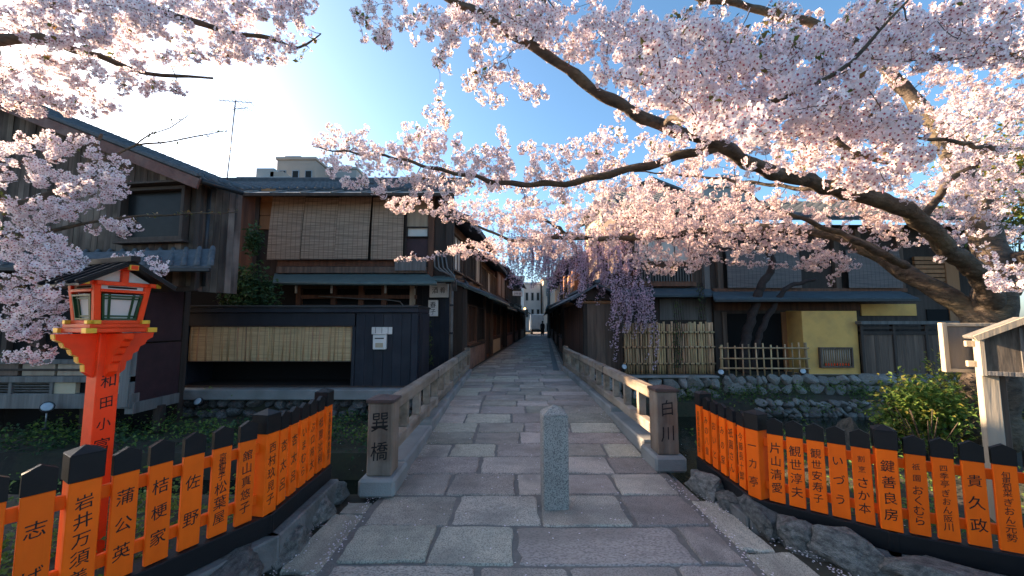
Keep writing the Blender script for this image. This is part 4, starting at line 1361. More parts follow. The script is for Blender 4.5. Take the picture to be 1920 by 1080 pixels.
panel(H3, 'sill_beam', M3, V(345), V(785), ZZ(729), ZZ(723), -.06, .06, M['dark_wood'])
boards(H3, M3, V(670), V(772), ZZ(723), ZZ(587), .2, M['navy'], seed=41, name='navy_board', t=.03)
panel(H3, 'corner_post', M3, V(773), V(785), ZZ(727), ZZ(587), -.05, .06, M['navy'])
M3s = frame((x30 + V(785), Y3, 0), (0, 1, 0))
boards(H3, M3s, .05, 1.1, .1, ZZ(587), .2, M['navy'], seed=42, name='navy_board', t=.03)
tb = hanging_blind(frame((x30, Y3 + .1, 0), (1, 0, 0)), V(355) + .02, V(664), ZZ(677), ZZ(613), M['blind_straw'], 'wide straw blind with pale canes hanging in the opening of the navy booth', None, 0, 0, .01)
tb['category'] = 'blind'
for k in range(22):
    x = -(V(664) - V(355)) / 2 + .07 + k * .172 + random.uniform(-.03, .03)
    mb = MB(); mb.tube([(x, -.085, 0), (x + random.uniform(-.02, .02), -.085, ZZ(677) - ZZ(613))], .011, 5); mb.build('cane', M['bamboo'], tb)
mbx = thing('mailbox', 'small white mailbox fixed on the navy boards', 'mailbox', (xat(717, Y3), Y3 - .045, zat(655, Y3)))
mb = MB(); mb.box((0, -.05, .17), (.29, .1, .33), .012); mb.build('body', M['white_paint'], mbx)
mb = MB(); mb.box((0, -.102, .25), (.2, .006, .025)); mb.build('slot', M['dark_metal'], mbx)
mb = MB(); mb.box((0, -.103, .1), (.17, .006, .1)); mb.build('label_plate', M['beige'], mbx)
mb = MB(); mb.box((0, -.06, .35), (.31, .13, .02), .004); mb.build('lid', M['white_paint'], mbx)
pp = thing('nameplate', 'pale worn nameplate nailed on the navy boards above the mailbox', 'nameplate', (xat(719, Y3), Y3 - .04, zat(627, Y3)))
mb = MB(); mb.box((0, -.012, .085), (.46, .02, .16), .004); mb.build('face', M['white_paint'], pp)
for k in range(3):
    mb = MB(); mb.box((-.14 + .14 * k, -.024, .085), (.012, .006, .15)); mb.build('divider', M['grey_wood'], pp)
# concrete ledge and planting strip under the booth
cl = tag(MB().box((xat(555, 8.85), 8.78, zat(738, 8.8)), (xat(775, 8.85) - xat(325, 8.85), .3, .22), .02).build('ledge', M['concrete']), 'long mossy concrete ledge under the navy booth', 'ledge')

# ------------------------------------------------------------------ aerial on the roof
an = thing('roof_aerial', 'tall thin television aerial standing on the tiled roof', 'aerial', at(425, 335, 11.6))
mb = MB(); mb.tube([(0, 0, -.3), (.12, 0, 2.45)], .016, 6); mb.build('mast', M['dark_metal'], an)
for (z, L_, yaw) in ((2.42, .95, .15), (2.18, 1.1, -.35)):
    c = Vector((.117, 0, z)); dx = Vector((math.cos(yaw), math.sin(yaw), -.12 if yaw < 0 else .0))
    mb = MB(); mb.tube([c - dx * L_ * .5, c + dx * L_ * .5], .011, 5); bm_ = mb.build('boom', M['dark_metal'], an)
    for k in range(8):
        p = c + dx * L_ * (-.45 + .9 * k / 7); n_ = Vector((-dx.y, dx.x, 0)) * (.1 + .015 * k)
        mb = MB(); mb.tube([p - n_, p + n_], .007, 4); mb.build('rod', M['dark_metal'], bm_)

# ------------------------------------------------------------------ concrete blocks behind the roofs
def block(label, x0, x1, y, z1, m, nfl, ncol, dpt=10, extra=()):
    t = thing('apartment_block', label, 'building', ((x0 + x1) / 2, y, 0))
    w = x1 - x0
    mb = MB(); mb.box((0, dpt / 2, z1 / 2), (w, dpt, z1), .05); mb.build('body', M[m], t)
    mb = MB(); mb.box((0, dpt / 2, z1 + .2), (w + .3, dpt + .3, .4), .05); mb.build('parapet', M[m], t)
    for f in range(nfl):
        for c in range(ncol):
            z = z1 - 2.2 - 3.0 * f; x = -w / 2 + w * (c + .5) / ncol
            mb = MB(); mb.box((x, -.02, z), (w / ncol * .55, .12, 1.5), .02); fo_ = mb.build('window', M['metal'], t)
            mb = MB(); mb.box((x, -.085, z), (w / ncol * .55 - .2, .02, 1.3)); mb.build('pane', M['glass'], fo_)
    for (ex, ez, ew, eh, em) in extra:
        mb = MB(); mb.box((ex, 2.5, z1 + ez + eh / 2), (ew, 4, eh), .05); mb.build('roof_house', M[em], t)
    return t


s = 46 / FPX
block('pale grey concrete block rising behind the blind house roof', xat(432, 46), xat(530, 46), 46, zat(338, 46), 'building_grey', 2, 5, extra=((-.2, .4, 2.2, 1.3, 'building_grey'), (1.2, .4, 1.6, .9, 'building_tan')))
block('tan concrete block with a rooftop box just right of the grey block', xat(505, 52), xat(580, 52), 52, zat(300, 52), 'building_tan', 3, 3, extra=((-.8, .4, 2.2, .4, 'building_tan'),))
block('low grey block at the edge of the blossom behind the blind house', xat(583, 56), xat(660, 56), 56, zat(318, 56), 'building_grey', 3, 3)
block('pale block with a rooftop air unit seen through blossom behind the yellow wall', xat(1325, 40), xat(1425, 40), 40, zat(352, 40), 'building_grey', 4, 4, extra=((.6, .4, 2.0, 1.2, 'metal'),))

# ================================================================== ALLEY HOUSES
def machiya(label, p0, p1, side, h1, h2, depth=6.0, m_low='mottled', m_up='brown_wood', eave=.85, seed=0, tiles=True, dado=True, door=.7, cope='copper', upper_back=.5, lamp=False):
    """wooden town house along the alley; facade from p0 (near) to p1 (far); side -1: left of the alley, +1: right"""
    rr = random.Random(seed)
    p0, p1 = Vector((*p0, 0)), Vector((*p1, 0))
    L = (p1 - p0).length
    if side < 0: Mx = frame(p0, p1 - p0)           # local -y points to the alley (+X)
    else: Mx = frame(p1, p0 - p1)
    t = thing('town_house', label, 'house')
    panel(t, 'lower_wall', Mx, 0, L, -.1, h1 + .2, 0, depth, M['dark_wood'])
    panel(t, 'upper_wall', Mx, .02, L - .02, h1 + .21, h2, upper_back, depth, M[m_up])
    near = (lambda x: x) if side < 0 else (lambda x: L - x)
    if dado:
        a, b = sorted((near(.25), near(L * .62)))
        panel(t, 'plaster_dado', Mx, a, b, .0, .78, -.1, -.001, M[m_low])
        panel(t, 'dado_cap', Mx, a, b, .781, .83, -.12, -.001, M['dark_wood'])
        w_ = (b - a) / 2
        for k in range(2):
            pane_window(t, Mx, a + w_ * k + .08, a + w_ * (k + 1) - .08, .9, h1 - .35, M['dark_wood'] if k else M['red_wood'], y=-.04, bars=5, fw=.06)
    a, b = sorted((near(L * .66), near(L * .66 + 1.3)))
    if b > L: b = L - .1
    f = panel(t, 'door', Mx, a, b, .05, 2.0, -.06, -.001, M['red_wood'])
    for k in range(5):
        x = a + (b - a) * (k + .5) / 5
        panel(f, 'door_bar', Mx, x - .02, x + .02, .3, 1.9, -.085, -.061, M['dark_wood'])
    for x in (near(.08), near(L * .64), near(L - .1)):
        panel(t, 'frame_post', Mx, x - .07, x + .07, -.05, h1 + .1, -.13, -.003, M['dark_wood'] if rr.random() < .5 else M['brown_wood'])
    # lower eave along the facade
    c = [Mx @ Vector((-.1, -eave, h1 - .12)), Mx @ Vector((L + .05, -eave, h1 - .12)), Mx @ Vector((L + .05, upper_back, h1 + .42)), Mx @ Vector((-.1, upper_back, h1 + .42))]
    lo = roof_slab(t, 'lower_eave', c, .06, M[cope])
    if tiles: tile_rows(lo, [p + Vector((0, 0, .01)) for p in c], .25, .3, .05, M['tile'])
    mb = MB(); mb.tube([c[0] - Vector((0, 0, .05)), c[1] - Vector((0, 0, .05))], .05, 6); mb.build('gutter', M[cope], lo)
    # upper windows and roof
    n = max(1, int(L / 1.9))
    for k in range(n):
        a, b = L * (k + .14) / n, L * (k + .86) / n
        kind = rr.choice(['lattice', 'paper', 'blind'])
        Mu = Mx @ Matrix.Translation((0, upper_back, 0))
        if kind == 'blind':
            panel(t, 'wooden_shutter', Mu, a, b, h1 + .75, h2 - .35, -.05, -.001, M['orange_wood'] if rr.random() < .6 else M['tan_wood'])
        else:
            pane_window(t, Mu, a, b, h1 + .75, h2 - .35, M['brown_wood'], y=-.04, bars=6 if kind == 'lattice' else 2, fw=.05, glass='glass' if kind == 'lattice' else 'paper')
    ue = .75
    c = [Mx @ Vector((-.15, upper_back - ue, h2 - .06)), Mx @ Vector((L + .1, upper_back - ue, h2 - .06)), Mx @ Vector((L + .1, depth / 2, h2 + 1.15)), Mx @ Vector((-.15, depth / 2, h2 + 1.15))]
    up = roof_slab(t, 'roof', c, .08, M['tile'])
    if tiles: tile_rows(up, [p + Vector((0, 0, .01)) for p in c], .27, .3, .055, M['tile'])
    c2 = [Mx @ Vector((-.15, depth + .4, h2 - .06)), Mx @ Vector((L + .1, depth + .4, h2 - .06)), c[2], c[3]]
    roof_slab(t, 'roof', c2, .08, M['tile'])
    mb = MB(); mb.bar(c[3] + Vector((0, 0, .08)), c[2] + Vector((0, 0, .08)), .22, .2, .03); mb.build('ridge', M['tile'], up)
    # gable infill
    for x in (.02, L - .02):
        mb = MB(); mb.prism([(upper_back, h2 - .02), (depth, h2 - .02), (depth / 2, h2 + 1.05)], Mx @ Matrix.Translation((x, 0, 0)) @ Matrix.Rotation(R(90), 4, 'Z'), .05); mb.build('gable_wall', M[m_up], t)
    return t


def pl(Y, off=0): return (alley_l(Y) - off, Y)
def pr(Y, off=0): return (alley_r(Y) + off, Y)


machiya('dark alley house with a mottled plaster dado, first past the blue entrance', pl(12.3), pl(18.4), -1, 2.55, 4.9, seed=1)
machiya('second alley house past the blue entrance, with dark lattice and tan upper shutters', pl(18.5, .1), pl(24.5, .1), -1, 2.45, 4.7, seed=2, m_up='dark_wood', m_low='beige')
machiya('third alley house past the blue entrance, below the small white hanging sign', pl(24.6), pl(31), -1, 2.6, 5.1, seed=3, m_up='red_wood', tiles=False)
machiya('narrow dark alley house near the walking person', pl(31.1, .05), pl(37), -1, 2.5, 4.9, seed=4, m_up='dark_wood', tiles=False)
machiya('farthest dark house on the lamp side of the alley', pl(37.1), pl(46), -1, 2.7, 5.6, seed=6, m_up='dark_wood', tiles=False)
machiya('alley house behind the mauve weeping blossoms, upper floor reddish', pr(20), pr(27), 1, 2.5, 4.7, seed=7, m_up='red_wood')
machiya('slim reddish alley house beyond the mauve blossoms', pr(27.1), pr(35), 1, 2.5, 5.2, seed=8, m_up='red_wood', tiles=False)
machiya('farthest dark house on the mauve blossom side of the alley', pr(35.1, .05), pr(46), 1, 2.6, 5.4, seed=9, m_up='dark_wood', tiles=False)

# low wooden gatehouse at the near corner, mauve side
GH = thing('gatehouse', 'low brown boarded gatehouse at the end of the bridge under the mauve blossoms', 'gatehouse')
Yg = 12.75; xg0, xg1 = xat(1096, Yg), xat(1166, Yg)
Mg = frame((xg0, Yg, 0), (1, 0, 0)); WG = xg1 - xg0; zt = zat(566, Yg)
panel(GH, 'front_wall', Mg, 0, WG, -.05, zt, .0, .1, M['dark_wood'])
boards(GH, Mg, .07, WG, .05, zt - .06, .3, M['brown_wood'], seed=51)
panel(GH, 'corner_post', Mg, -.05, .07, -.05, zt + .3, -.05, .1, M['dark_wood'])
panel(GH, 'top_beam', Mg, -.1, WG + .05, zt - .055, zt + .03, -.07, .12, M['orange_wood'])
Mgs = frame((alley_r(20), 20, 0), Vector((xg0, Yg, 0)) - Vector((alley_r(20), 20, 0)))
GLn = (Vector((xg0, Yg, 0)) - Vector((alley_r(20), 20, 0))).length
panel(GH, 'side_wall', Mgs, 0, GLn - .06, -.05, 2.3, .0, .1, M['dark_wood'])
boards(GH, Mgs, .05, GLn - .1, .5, 2.25, .3, M['red_wood'], seed=52)
panel(GH, 'plaster_dado', Mgs, .05, GLn - .1, -.05, .49, -.06, -.002, M['mottled'])
gz = zt + .02
mb = MB()
gx = Vector((xg0 + .1, Yg, 0))
r1 = roof_slab(GH, 'roof', [(xg0 - .5, Yg - .4, gz + .05), (xg0 - .5, 19.8, gz + .0), (xg0 + .35, 19.8, gz + .5), (xg0 + .35, Yg - .4, gz + .55)], .06, M['tile'])
roof_slab(GH, 'roof', [(xg0 + 1.4, Yg - .4, gz + .02), (xg0 + 1.4, 19.8, gz), (xg0 + .35, 19.8, gz + .5), (xg0 + .35, Yg - .4, gz + .55)], .06, M['tile'])
mb = MB(); mb.bar((xg0 + .35, Yg - .45, gz + .6), (xg0 + .35, 19.8, gz + .56), .16, .12, .02); mb.build('ridge', M['tile'], r1)
mb = MB(); mb.prism([(-.6, 0), (.85, 0), (.25, .45)], Matrix.Translation((xg0 + .1, Yg - .1, gz + .04)), .04); mb.build('gable_board', M['dark_wood'], GH)

# ================================================================== HOUSES ALONG THE FAR BANK
R2 = thing('timber_house', 'brown two storey timber house with a balcony lattice window behind the bamboo fence', 'house')
Yr = 13.3; xr0, xr1 = xat(1166, 12.9), xat(1338, Yr)
Mr = frame((xr0, Yr, 0), (1, 0, 0)); WR = xr1 - xr0; T = lambda u: xat(u, Yr) - xr0; ZR = lambda v: zat(v, Yr)
panel(R2, 'lower_wall', Mr, 0, WR, -.05, 2.6, 0, 5, M['dark_wood'])
panel(R2, 'upper_wall', Mr, 0, WR, 2.61, ZR(395), .15, 5, M['brown_wood'])
pane_window(R2, Mr, T(1185), T(1302), ZR(530), ZR(500), M['red_wood'], y=.06, bars=0, fw=.06, glass='glass')
for k in range(22):
    x = T(1189) + (T(1298) - T(1189)) * k / 21
    panel(R2, 'balcony_bar', Mr, x - .018, x + .018, ZR(528), ZR(500), -.05, -.02, M['grey_wood'])
panel(R2, 'balcony_rail', Mr, T(1180), T(1305), ZR(500), ZR(496), -.07, .1, M['red_wood'])
panel(R2, 'balcony_sill', Mr, T(1180), T(1305), ZR(537), ZR(529), -.09, .14, M['red_wood'])
pane_window(R2, Mr, T(1190), T(1300), ZR(492), ZR(445), M['brown_wood'], y=.1, bars=3, fw=.06, glass='paper', sill=False)
panel(R2, 'frame_post', Mr, T(1322), T(1334), 0, ZR(400), -.06, .14, M['grey_wood'])
panel(R2, 'frame_post', Mr, T(1176), T(1183), 2.6, ZR(400), -.06, .14, M['red_wood'])
panel(R2, 'wall_boarding', Mr, T(1236), T(1332), ZR(600), ZR(560), -.04, -.001, M['grey_wood'])
zl = zat(553, 12.6)
roof_slab(R2, 'lower_eave', [(xat(1170, 12.6), 12.6, zl), (xat(1336, 12.6), 12.6, zl), (xr1, Yr + .1, zl + .3), (xr0, Yr + .1, zl + .3)], .07, M['blue_eave'])
c = [(xr0 - .2, 12.5, ZR(392)), (xr1 + .2, 12.5, ZR(392)), (xr1 + .2, 15.8, ZR(392) + 1.4), (xr0 - .2, 15.8, ZR(392) + 1.4)]
u2 = roof_slab(R2, 'roof', c, .09, M['tile']); tile_rows(u2, [(p[0], p[1], p[2] + .01) for p in c], .27, .3, .06)
G2 = thing('gabled_house', 'cream walled house with a dark gable roof behind the brown timber house', 'house')
Yb = 17.5; cx = xat(1225, Yb); zb = zat(378, Yb)
Mb_ = frame((cx, Yb, 0), (1, 0, 0))
mb = MB(); mb.prism([(-2.2, 0), (2.2, 0), (2.2, zb), (0, zb + .85), (-2.2, zb)], Mb_ @ Matrix.Translation((0, 2, 0)), 4); mb.build('wall', M['cream'], G2)
for sx in (-1, 1):
    roof_slab(G2, 'roof', [(cx + sx * 2.7, Yb - .5, zb - .15), (cx + sx * 2.7, Yb + 4.3, zb - .15), (cx, Yb + 4.3, zb + .95), (cx, Yb - .5, zb + .95)], .1, M['tile'])
pane_window(G2, Mb_, -.7, .7, zb - 1.2, zb - .3, M['dark_wood'], y=-.05, bars=2)

R3 = thing('teahouse', 'dark teahouse with a slate blue eave, a dark doorway and a yellow plaster wall', 'house')
Y4 = 13.1; x40, x41 = xat(1338, Y4), 15.5
M4 = frame((x40, Y4, 0), (1, 0, 0)); W4 = x41 - x40; T4 = lambda u: xat(u, Y4) - x40; Z4 = lambda v: zat(v, Y4)
panel(R3, 'lower_wall', M4, 0, W4, -.05, 2.5, 0, 5, M['dark_wood'])
panel(R3, 'upper_wall', M4, 0, W4, 2.51, Z4(420), .1, 5, M['dark_wood'])
panel(R3, 'dark_doorway', M4, T4(1362), T4(1462), 0, Z4(588), -.02, -.001, M['void'])
panel(R3, 'door_frame', M4, T4(1462), T4(1472), 0, Z4(585), -.05, -.001, M['orange_wood'])
panel(R3, 'door_frame', M4, T4(1352), T4(1360), 0, Z4(585), -.05, -.001, M['brown_wood'])
panel(R3, 'lintel', M4, 0, T4(1610), Z4(582), Z4(568), -.06, -.001, M['red_wood'])
panel(R3, 'plaster_wall', M4, T4(1473), T4(1545), 0, Z4(583), -.06, -.002, M['ochre'])
Yw = 12.35; Mw = frame((xat(1502, Yw), Yw, 0), (1, 0, 0)); TW = lambda u: xat(u, Yw) - xat(1502, Yw); ZW = lambda v: zat(v, Yw)
panel(R3, 'plaster_wall', Mw, 0, TW(1605), .03, ZW(583), 0, .9, M['ochre'])
f = pane_window(R3, Mw, TW(1528), TW(1589), ZW(689), ZW(651), M['brown_wood'], y=-.02, bars=0, fw=.05, glass='void', sill=False)
for k in range(13):
    x = TW(1534) + (TW(1584) - TW(1534)) * k / 12
    mb = MB(); mb.tube([Mw @ Vector((x, -.04, ZW(687))), Mw @ Vector((x, -.04, ZW(653)))], .022, 6); mb.build('bamboo_bar', M['tan_wood'], f)
for k in range(9):
    x = TW(1538) + (TW(1580) - TW(1538)) * k / 8
    mb = MB(); mb.box(Mw @ Vector((x, -.068, ZW(683))), (.035, .012, .08), .004); mb.build('red_charm', M['orange_red'], f)
panel(R3, 'wall_base', Mw, -.05, TW(1610), -.06, .04, -.05, .9, M['beige'])
zl = zat(560, 12.1)
e3 = roof_slab(R3, 'lower_eave', [(xat(1340, 12.1), 12.1, zl), (xat(1725, 12.1), 12.1, zl + .02), (xat(1690, Y4), Y4 + .1, zl + .36), (x40, Y4 + .1, zl + .34)], .08, M['blue_eave'])
mb = MB(); mb.bar((xat(1340, 12.1), 12.08, zl - .07), (xat(1725, 12.1), 12.08, zl - .05), .05, .07, .01); mb.build('gutter', M['dark_metal'], e3)
for u in (1348, 1505, 1570, 1612, 1690):
    panel(R3, 'upper_post', M4, T4(u), T4(u + 10), 2.6, Z4(430), -.03, .1, M['brown_wood'] if u != 1505 else M['dark_wood'])
panel(R3, 'upper_sill', M4, 0, T4(1700), Z4(547), Z4(541), -.08, .1, M['red_wood'])
M4b = frame((x40, Y4 - .05, 0), (1, 0, 0))
for (ua, ub, lb) in ((1362, 1500, 'grey reed blind over the dark doorway of the teahouse, above the small tree'), (1588, 1688, 'grey reed blind on the teahouse above the wooden board fence')):
    hanging_blind(M4b, T4(ua), T4(ub), Z4(540), Z4(470), M['blind_grey'], lb, 'grey reed blinds on the teahouse', .04)
for k in range(7):
    panel(R3, 'lap_board', M4, T4(1720), T4(1775), Z4(536 - 8 * k), Z4(529.5 - 8 * k), -.04, .05, M['orange_wood'])
panel(R3, 'corner_post', M4, T4(1776), T4(1800), .5, Z4(460), -.06, .06, M['orange_wood'])
panel(R3, 'plaster_band', M4, T4(1612), T4(1715), Z4(592), Z4(570), -.05, -.002, M['ochre'])
panel(R3, 'dark_opening', M4, T4(1735), T4(1795), Z4(606), Z4(580), -.03, -.001, M['void'])
c = [(x40 - .1, 12.2, Z4(420)), (x41, 12.2, Z4(420)), (x41, 15.6, Z4(420) + 1.5), (x40 - .1, 15.6, Z4(420) + 1.5)]
u3 = roof_slab(R3, 'roof', c, .1, M['tile']); tile_rows(u3, [(p[0], p[1], p[2] + .01) for p in c], .27, .3, .06)

# board fence beside the yellow wall
BF = thing('board_fence', 'dark brown board fence with a capped top beside the yellow wall', 'fence')
Yf = 12.3; xf0, xf1 = xat(1607, Yf), 14.6
Mf_ = frame((xf0, Yf, 0), (1, 0, 0)); WF = xf1 - xf0; ZF = lambda v: zat(v, Yf)
boards(BF, Mf_, .02, WF, .05, ZF(628), .135, M['brown_wood'], seed=61, name='fence_board')
panel(BF, 'backing', Mf_, 0, WF, .03, ZF(630), .0, .05, M['dark_wood'])
panel(BF, 'rail', Mf_, 0, WF, ZF(628), ZF(621), -.05, .05, M['dark_wood'])
panel(BF, 'rail', Mf_, 0, WF, ZF(617), ZF(612), -.04, .04, M['dark_wood'])
panel(BF, 'cap_board', Mf_, -.05, WF, ZF(608), ZF(602), -.16, .16, M['grey_wood'])
panel(BF, 'base_board', Mf_, 0, WF, .0, .06, -.05, .06, M['grey_wood'])
for k in range(5):
    x = WF * k / 4.001
    panel(BF, 'post', Mf_, x, x + .08, .0, ZF(609), -.06, .06, M['dark_wood'])

# closed bamboo fence
BB = thing('bamboo_fence', 'tall closed bamboo fence of upright canes tied with dark twine', 'fence')
Yk = 12.35; xk0, xk1 = xat(1168, Yk), xat(1334, Yk)
random.seed(11)
n = 34
for k in range(n):
    x = xk0 + (xk1 - xk0) * (k + .5) / n + random.uniform(-.012, .012)
    zt = zat(605, Yk) + random.uniform(-.05, .04)
    y = Yk + (0 if k % 4 else -.03)
    r = random.uniform(.03, .046)
    mb = MB(); ts = [.04 + (zt - .04) * q / 5 for q in range(6)]
    pts, rd = [], []
    for q, z in enumerate(ts):
        pts += [(x + random.uniform(-.006, .006), y, z)]; rd += [r * (1.0 if q % 2 else .93)]
    mb.tube(pts, rd, 7); mb.build('cane', M['bamboo'], BB)
for z in (.35, .85, 1.3):
    for yy in (-.06, .06):
        mb = MB(); mb.tube([(xk0 - .02, Yk + yy, z), (xk1 + .02, Yk + yy, z + .01)], .026, 7); mb.build('cross_pole', M['bamboo'], BB)
    for k in range(0, n, 2):
        x = xk0 + (xk1 - xk0) * (k + .5) / n
        mb = MB(); mb.box((x, Yk - .085, z), (.03, .012, .075), .003); mb.build('twine', M['twine'], BB)

# open bamboo fence
BO = thing('bamboo_fence', 'low open bamboo lattice fence in front of the small tree', 'fence')
Yo = 12.0; xo0, xo1 = xat(1348, Yo), xat(1506, Yo)
for k in range(13):
    x = xo0 + (xo1 - xo0) * k / 12; z1 = zat(645, Yo) + random.uniform(-.06, .05); big = k in (0, 12)
    mb = MB(); mb.tube([(x, Yo, 0), (x + random.uniform(-.02, .02), Yo, z1)], .04 if big else .021, 7); mb.build('post' if big else 'upright', M['bamboo'], BO)
for v in (690, 672, 652):
    mb = MB(); z = zat(v, Yo); mb.tube([(xo0 - .08, Yo - .05, z), (xo1 + .05, Yo - .05, z + random.uniform(-.02, .02))], .024, 7); mb.build('cross_pole', M['bamboo'], BO)

# ------------------------------------------------------------------ stone retaining walls on the far bank
SM = [rock_mesh('wall_stone', 70 + k, 2, .35, 1, 'rock_light', .75) for k in range(6)]


SMD = [rock_mesh('wall_stone', 80 + k, 2, .2, 1, 'rock') for k in range(3)]


def stone_wall(label, x0, x1, y, z0, z1, sz, seed, cap=False):
    rr = random.Random(seed)
    t = thing('stone_wall', label, 'stone wall')
    mb = MB(); mb.box(((x0 + x1) / 2, y + .14, (z0 + z1) / 2), (x1 - x0, .2, z1 - z0), .02); mb.build('wall_core', M['soil'], t)
    z = z0; rown = max(1, round((z1 - z0) / sz)); hz = (z1 - z0) / rown
    for r_ in range(rown):
        x = x0 + rr.uniform(-.1, .05)
        while x < x1:
            w_ = rr.choice((.6, .85, 1.0, 1.3, 1.75)) * sz * rr.uniform(.9, 1.15)
            h_ = hz * rr.uniform(.8, 1.3)
            inst(rr.choice(SMD if seed == 4 else SM), 'stone', t, (x + w_ / 2, y + rr.uniform(-.03, .03), z0 + hz * (r_ + .5) + rr.uniform(-.05, .05)),
                 (rr.uniform(-.5, .5), rr.uniform(-.35, .35), rr.uniform(-.5, .5)), (w_ * .58, .16, h_ * .56))
            x += w_
    if cap:
        mb = MB(); mb.box(((x0 + x1) / 2, y + .1, z1 + .03), (x1 - x0 + .05, .34, .06), .015); mb.build('coping', M['concrete'], t)
    return t


stone_wall('mossy stone wall under the closed bamboo fence', 2.1, xat(1343, 11.5), 11.6, -.62, .02, .27, 1, True)
stone_wall('stone wall under the yellow wall and the open bamboo fence', xat(1346, 11.9), 13.0, 11.92, -.5, .03, .27, 2)
stone_wall('low stone wall of small cobbles at the edge of the water', xat(1410, 10.9), 11.4, 10.95, -.95, -.5, .17, 3)
stone_wall('dark stone footing at the water under the timber house', -13, -1.6, 8.83, -.45, -.06, .24, 4)
st = tag(inst(rock_mesh('standing_stone', 91, 3, .2, 1.0, 'rock_shaded'), 'garden_stone', None, (at(1588, 830, 5.2).x, 5.2, -.1), (0, 0, .3), (.36, .28, .58)), 'large pointed grey garden stone in front of the azalea bush', 'stone')
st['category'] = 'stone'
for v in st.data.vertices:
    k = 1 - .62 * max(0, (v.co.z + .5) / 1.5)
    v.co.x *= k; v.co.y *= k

# ------------------------------------------------------------------ alley details
lt = thing('wall_lamp', 'old lantern style wall lamp on a bracket by the alley corner', 'lamp', (xat(872, 12.6), 12.6, zat(545, 12.6)))
mb = MB(); mb.lathe((0, 0, 0), [(.05, 0), (.1, .2), (.1, .21)], 6, smooth=False); mb.build('glass_body', M['paper'], lt)
mb = MB(); mb.lathe((0, 0, 0), [(.13, .21), (.05, .29), (.015, .33)], 6, smooth=False); mb.build('hood', M['dark_metal'], lt)
mb = MB(); mb.tube([(-.5, .0, .15), (-.25, 0, .38), (0, 0, .36)], .014, 6); mb.build('bracket', M['dark_metal'], lt)
sg = sign_plate('hanging_sign', 'small white projecting sign high above the alley', frame((0, 23.5, 0), (1, 0, 0)), xat(961, 23.5), xat(979, 23.5), zat(555, 23.5), zat(546, 23.5), '小料理', False)
wl = thing('wall_lamp', 'small glowing amber lamp on the shaded alley wall', 'lamp', (xat(984, 30), 30, zat(579, 30)))
mb = MB(); mb.lathe((0, 0, 0), [(.03, -.06), (.07, -.03), (.07, .04), (.03, .08)], 10); mb.build('globe', M['lit_bulb'], wl)
mb = MB(); mb.tube([(0, 0, .08), (-.15, 0, .14), (-.5, 0, .14)], .02, 6); mb.build('bracket', M['dark_metal'], wl)

# buildings closing the alley
block('pale building closing the far end of the alley', 2.2, 5.2, 72, 8.5, 'building_white', 2, 3)
block('white rendered building beyond the alley end, to the amber lamp side', -4.5, 2.0, 66, 9, 'building_white', 2, 4)
block('tan building beyond the alley end, to the mauve blossom side', 5.4, 12, 68, 9, 'building_tan', 3, 4)

# parked white van at the end
vn = thing('parked_van', 'small white box van parked at the far end of the alley', 'van', (xat(1007, 50), 50, zr(50)))
mb = MB(); mb.box((0, 0, 1.55), (1.65, 2.4, 1.9), .06); mb.build('cargo_box', M['white_paint'], vn)
mb = MB(); mb.prism([(-1.9, .45), (-1.2, .45), (-1.2, 1.85), (-1.6, 1.85), (-1.9, 1.1)], Matrix.Translation((0, 3.0, 0)) @ Matrix.Rotation(R(-90), 4, 'Z'), 1.55); mb.build('cab', M['white_paint'], vn)
mb = MB(); mb.box((0, .4, .5), (1.5, 3.6, .2), .03); mb.build('chassis', M['dark_metal'], vn)
for sx in (-1, 1):
    mb = MB(); mb.box((sx * .41, -1.215, 1.55), (.78, .03, 1.7), .01); mb.build('rear_door', M['white_paint'], vn)
    mb = MB(); mb.box((sx * .7, -1.21, .52), (.2, .05, .12), .01); mb.build('tail_lamp', M['orange_red'], vn)
    for y in (-.7, 1.7):
        mb = MB(); mb.lathe((0, 0, 0), [(.3, -.09), (.32, 0), (.3, .09)], 14); mb.v = [tuple(Matrix.Translation((sx * .68, y, .32)) @ Matrix.Rotation(R(90), 4, 'Y') @ Vector(p)) for p in mb.v]
        mb.build('wheel', M['dark_metal'], vn)

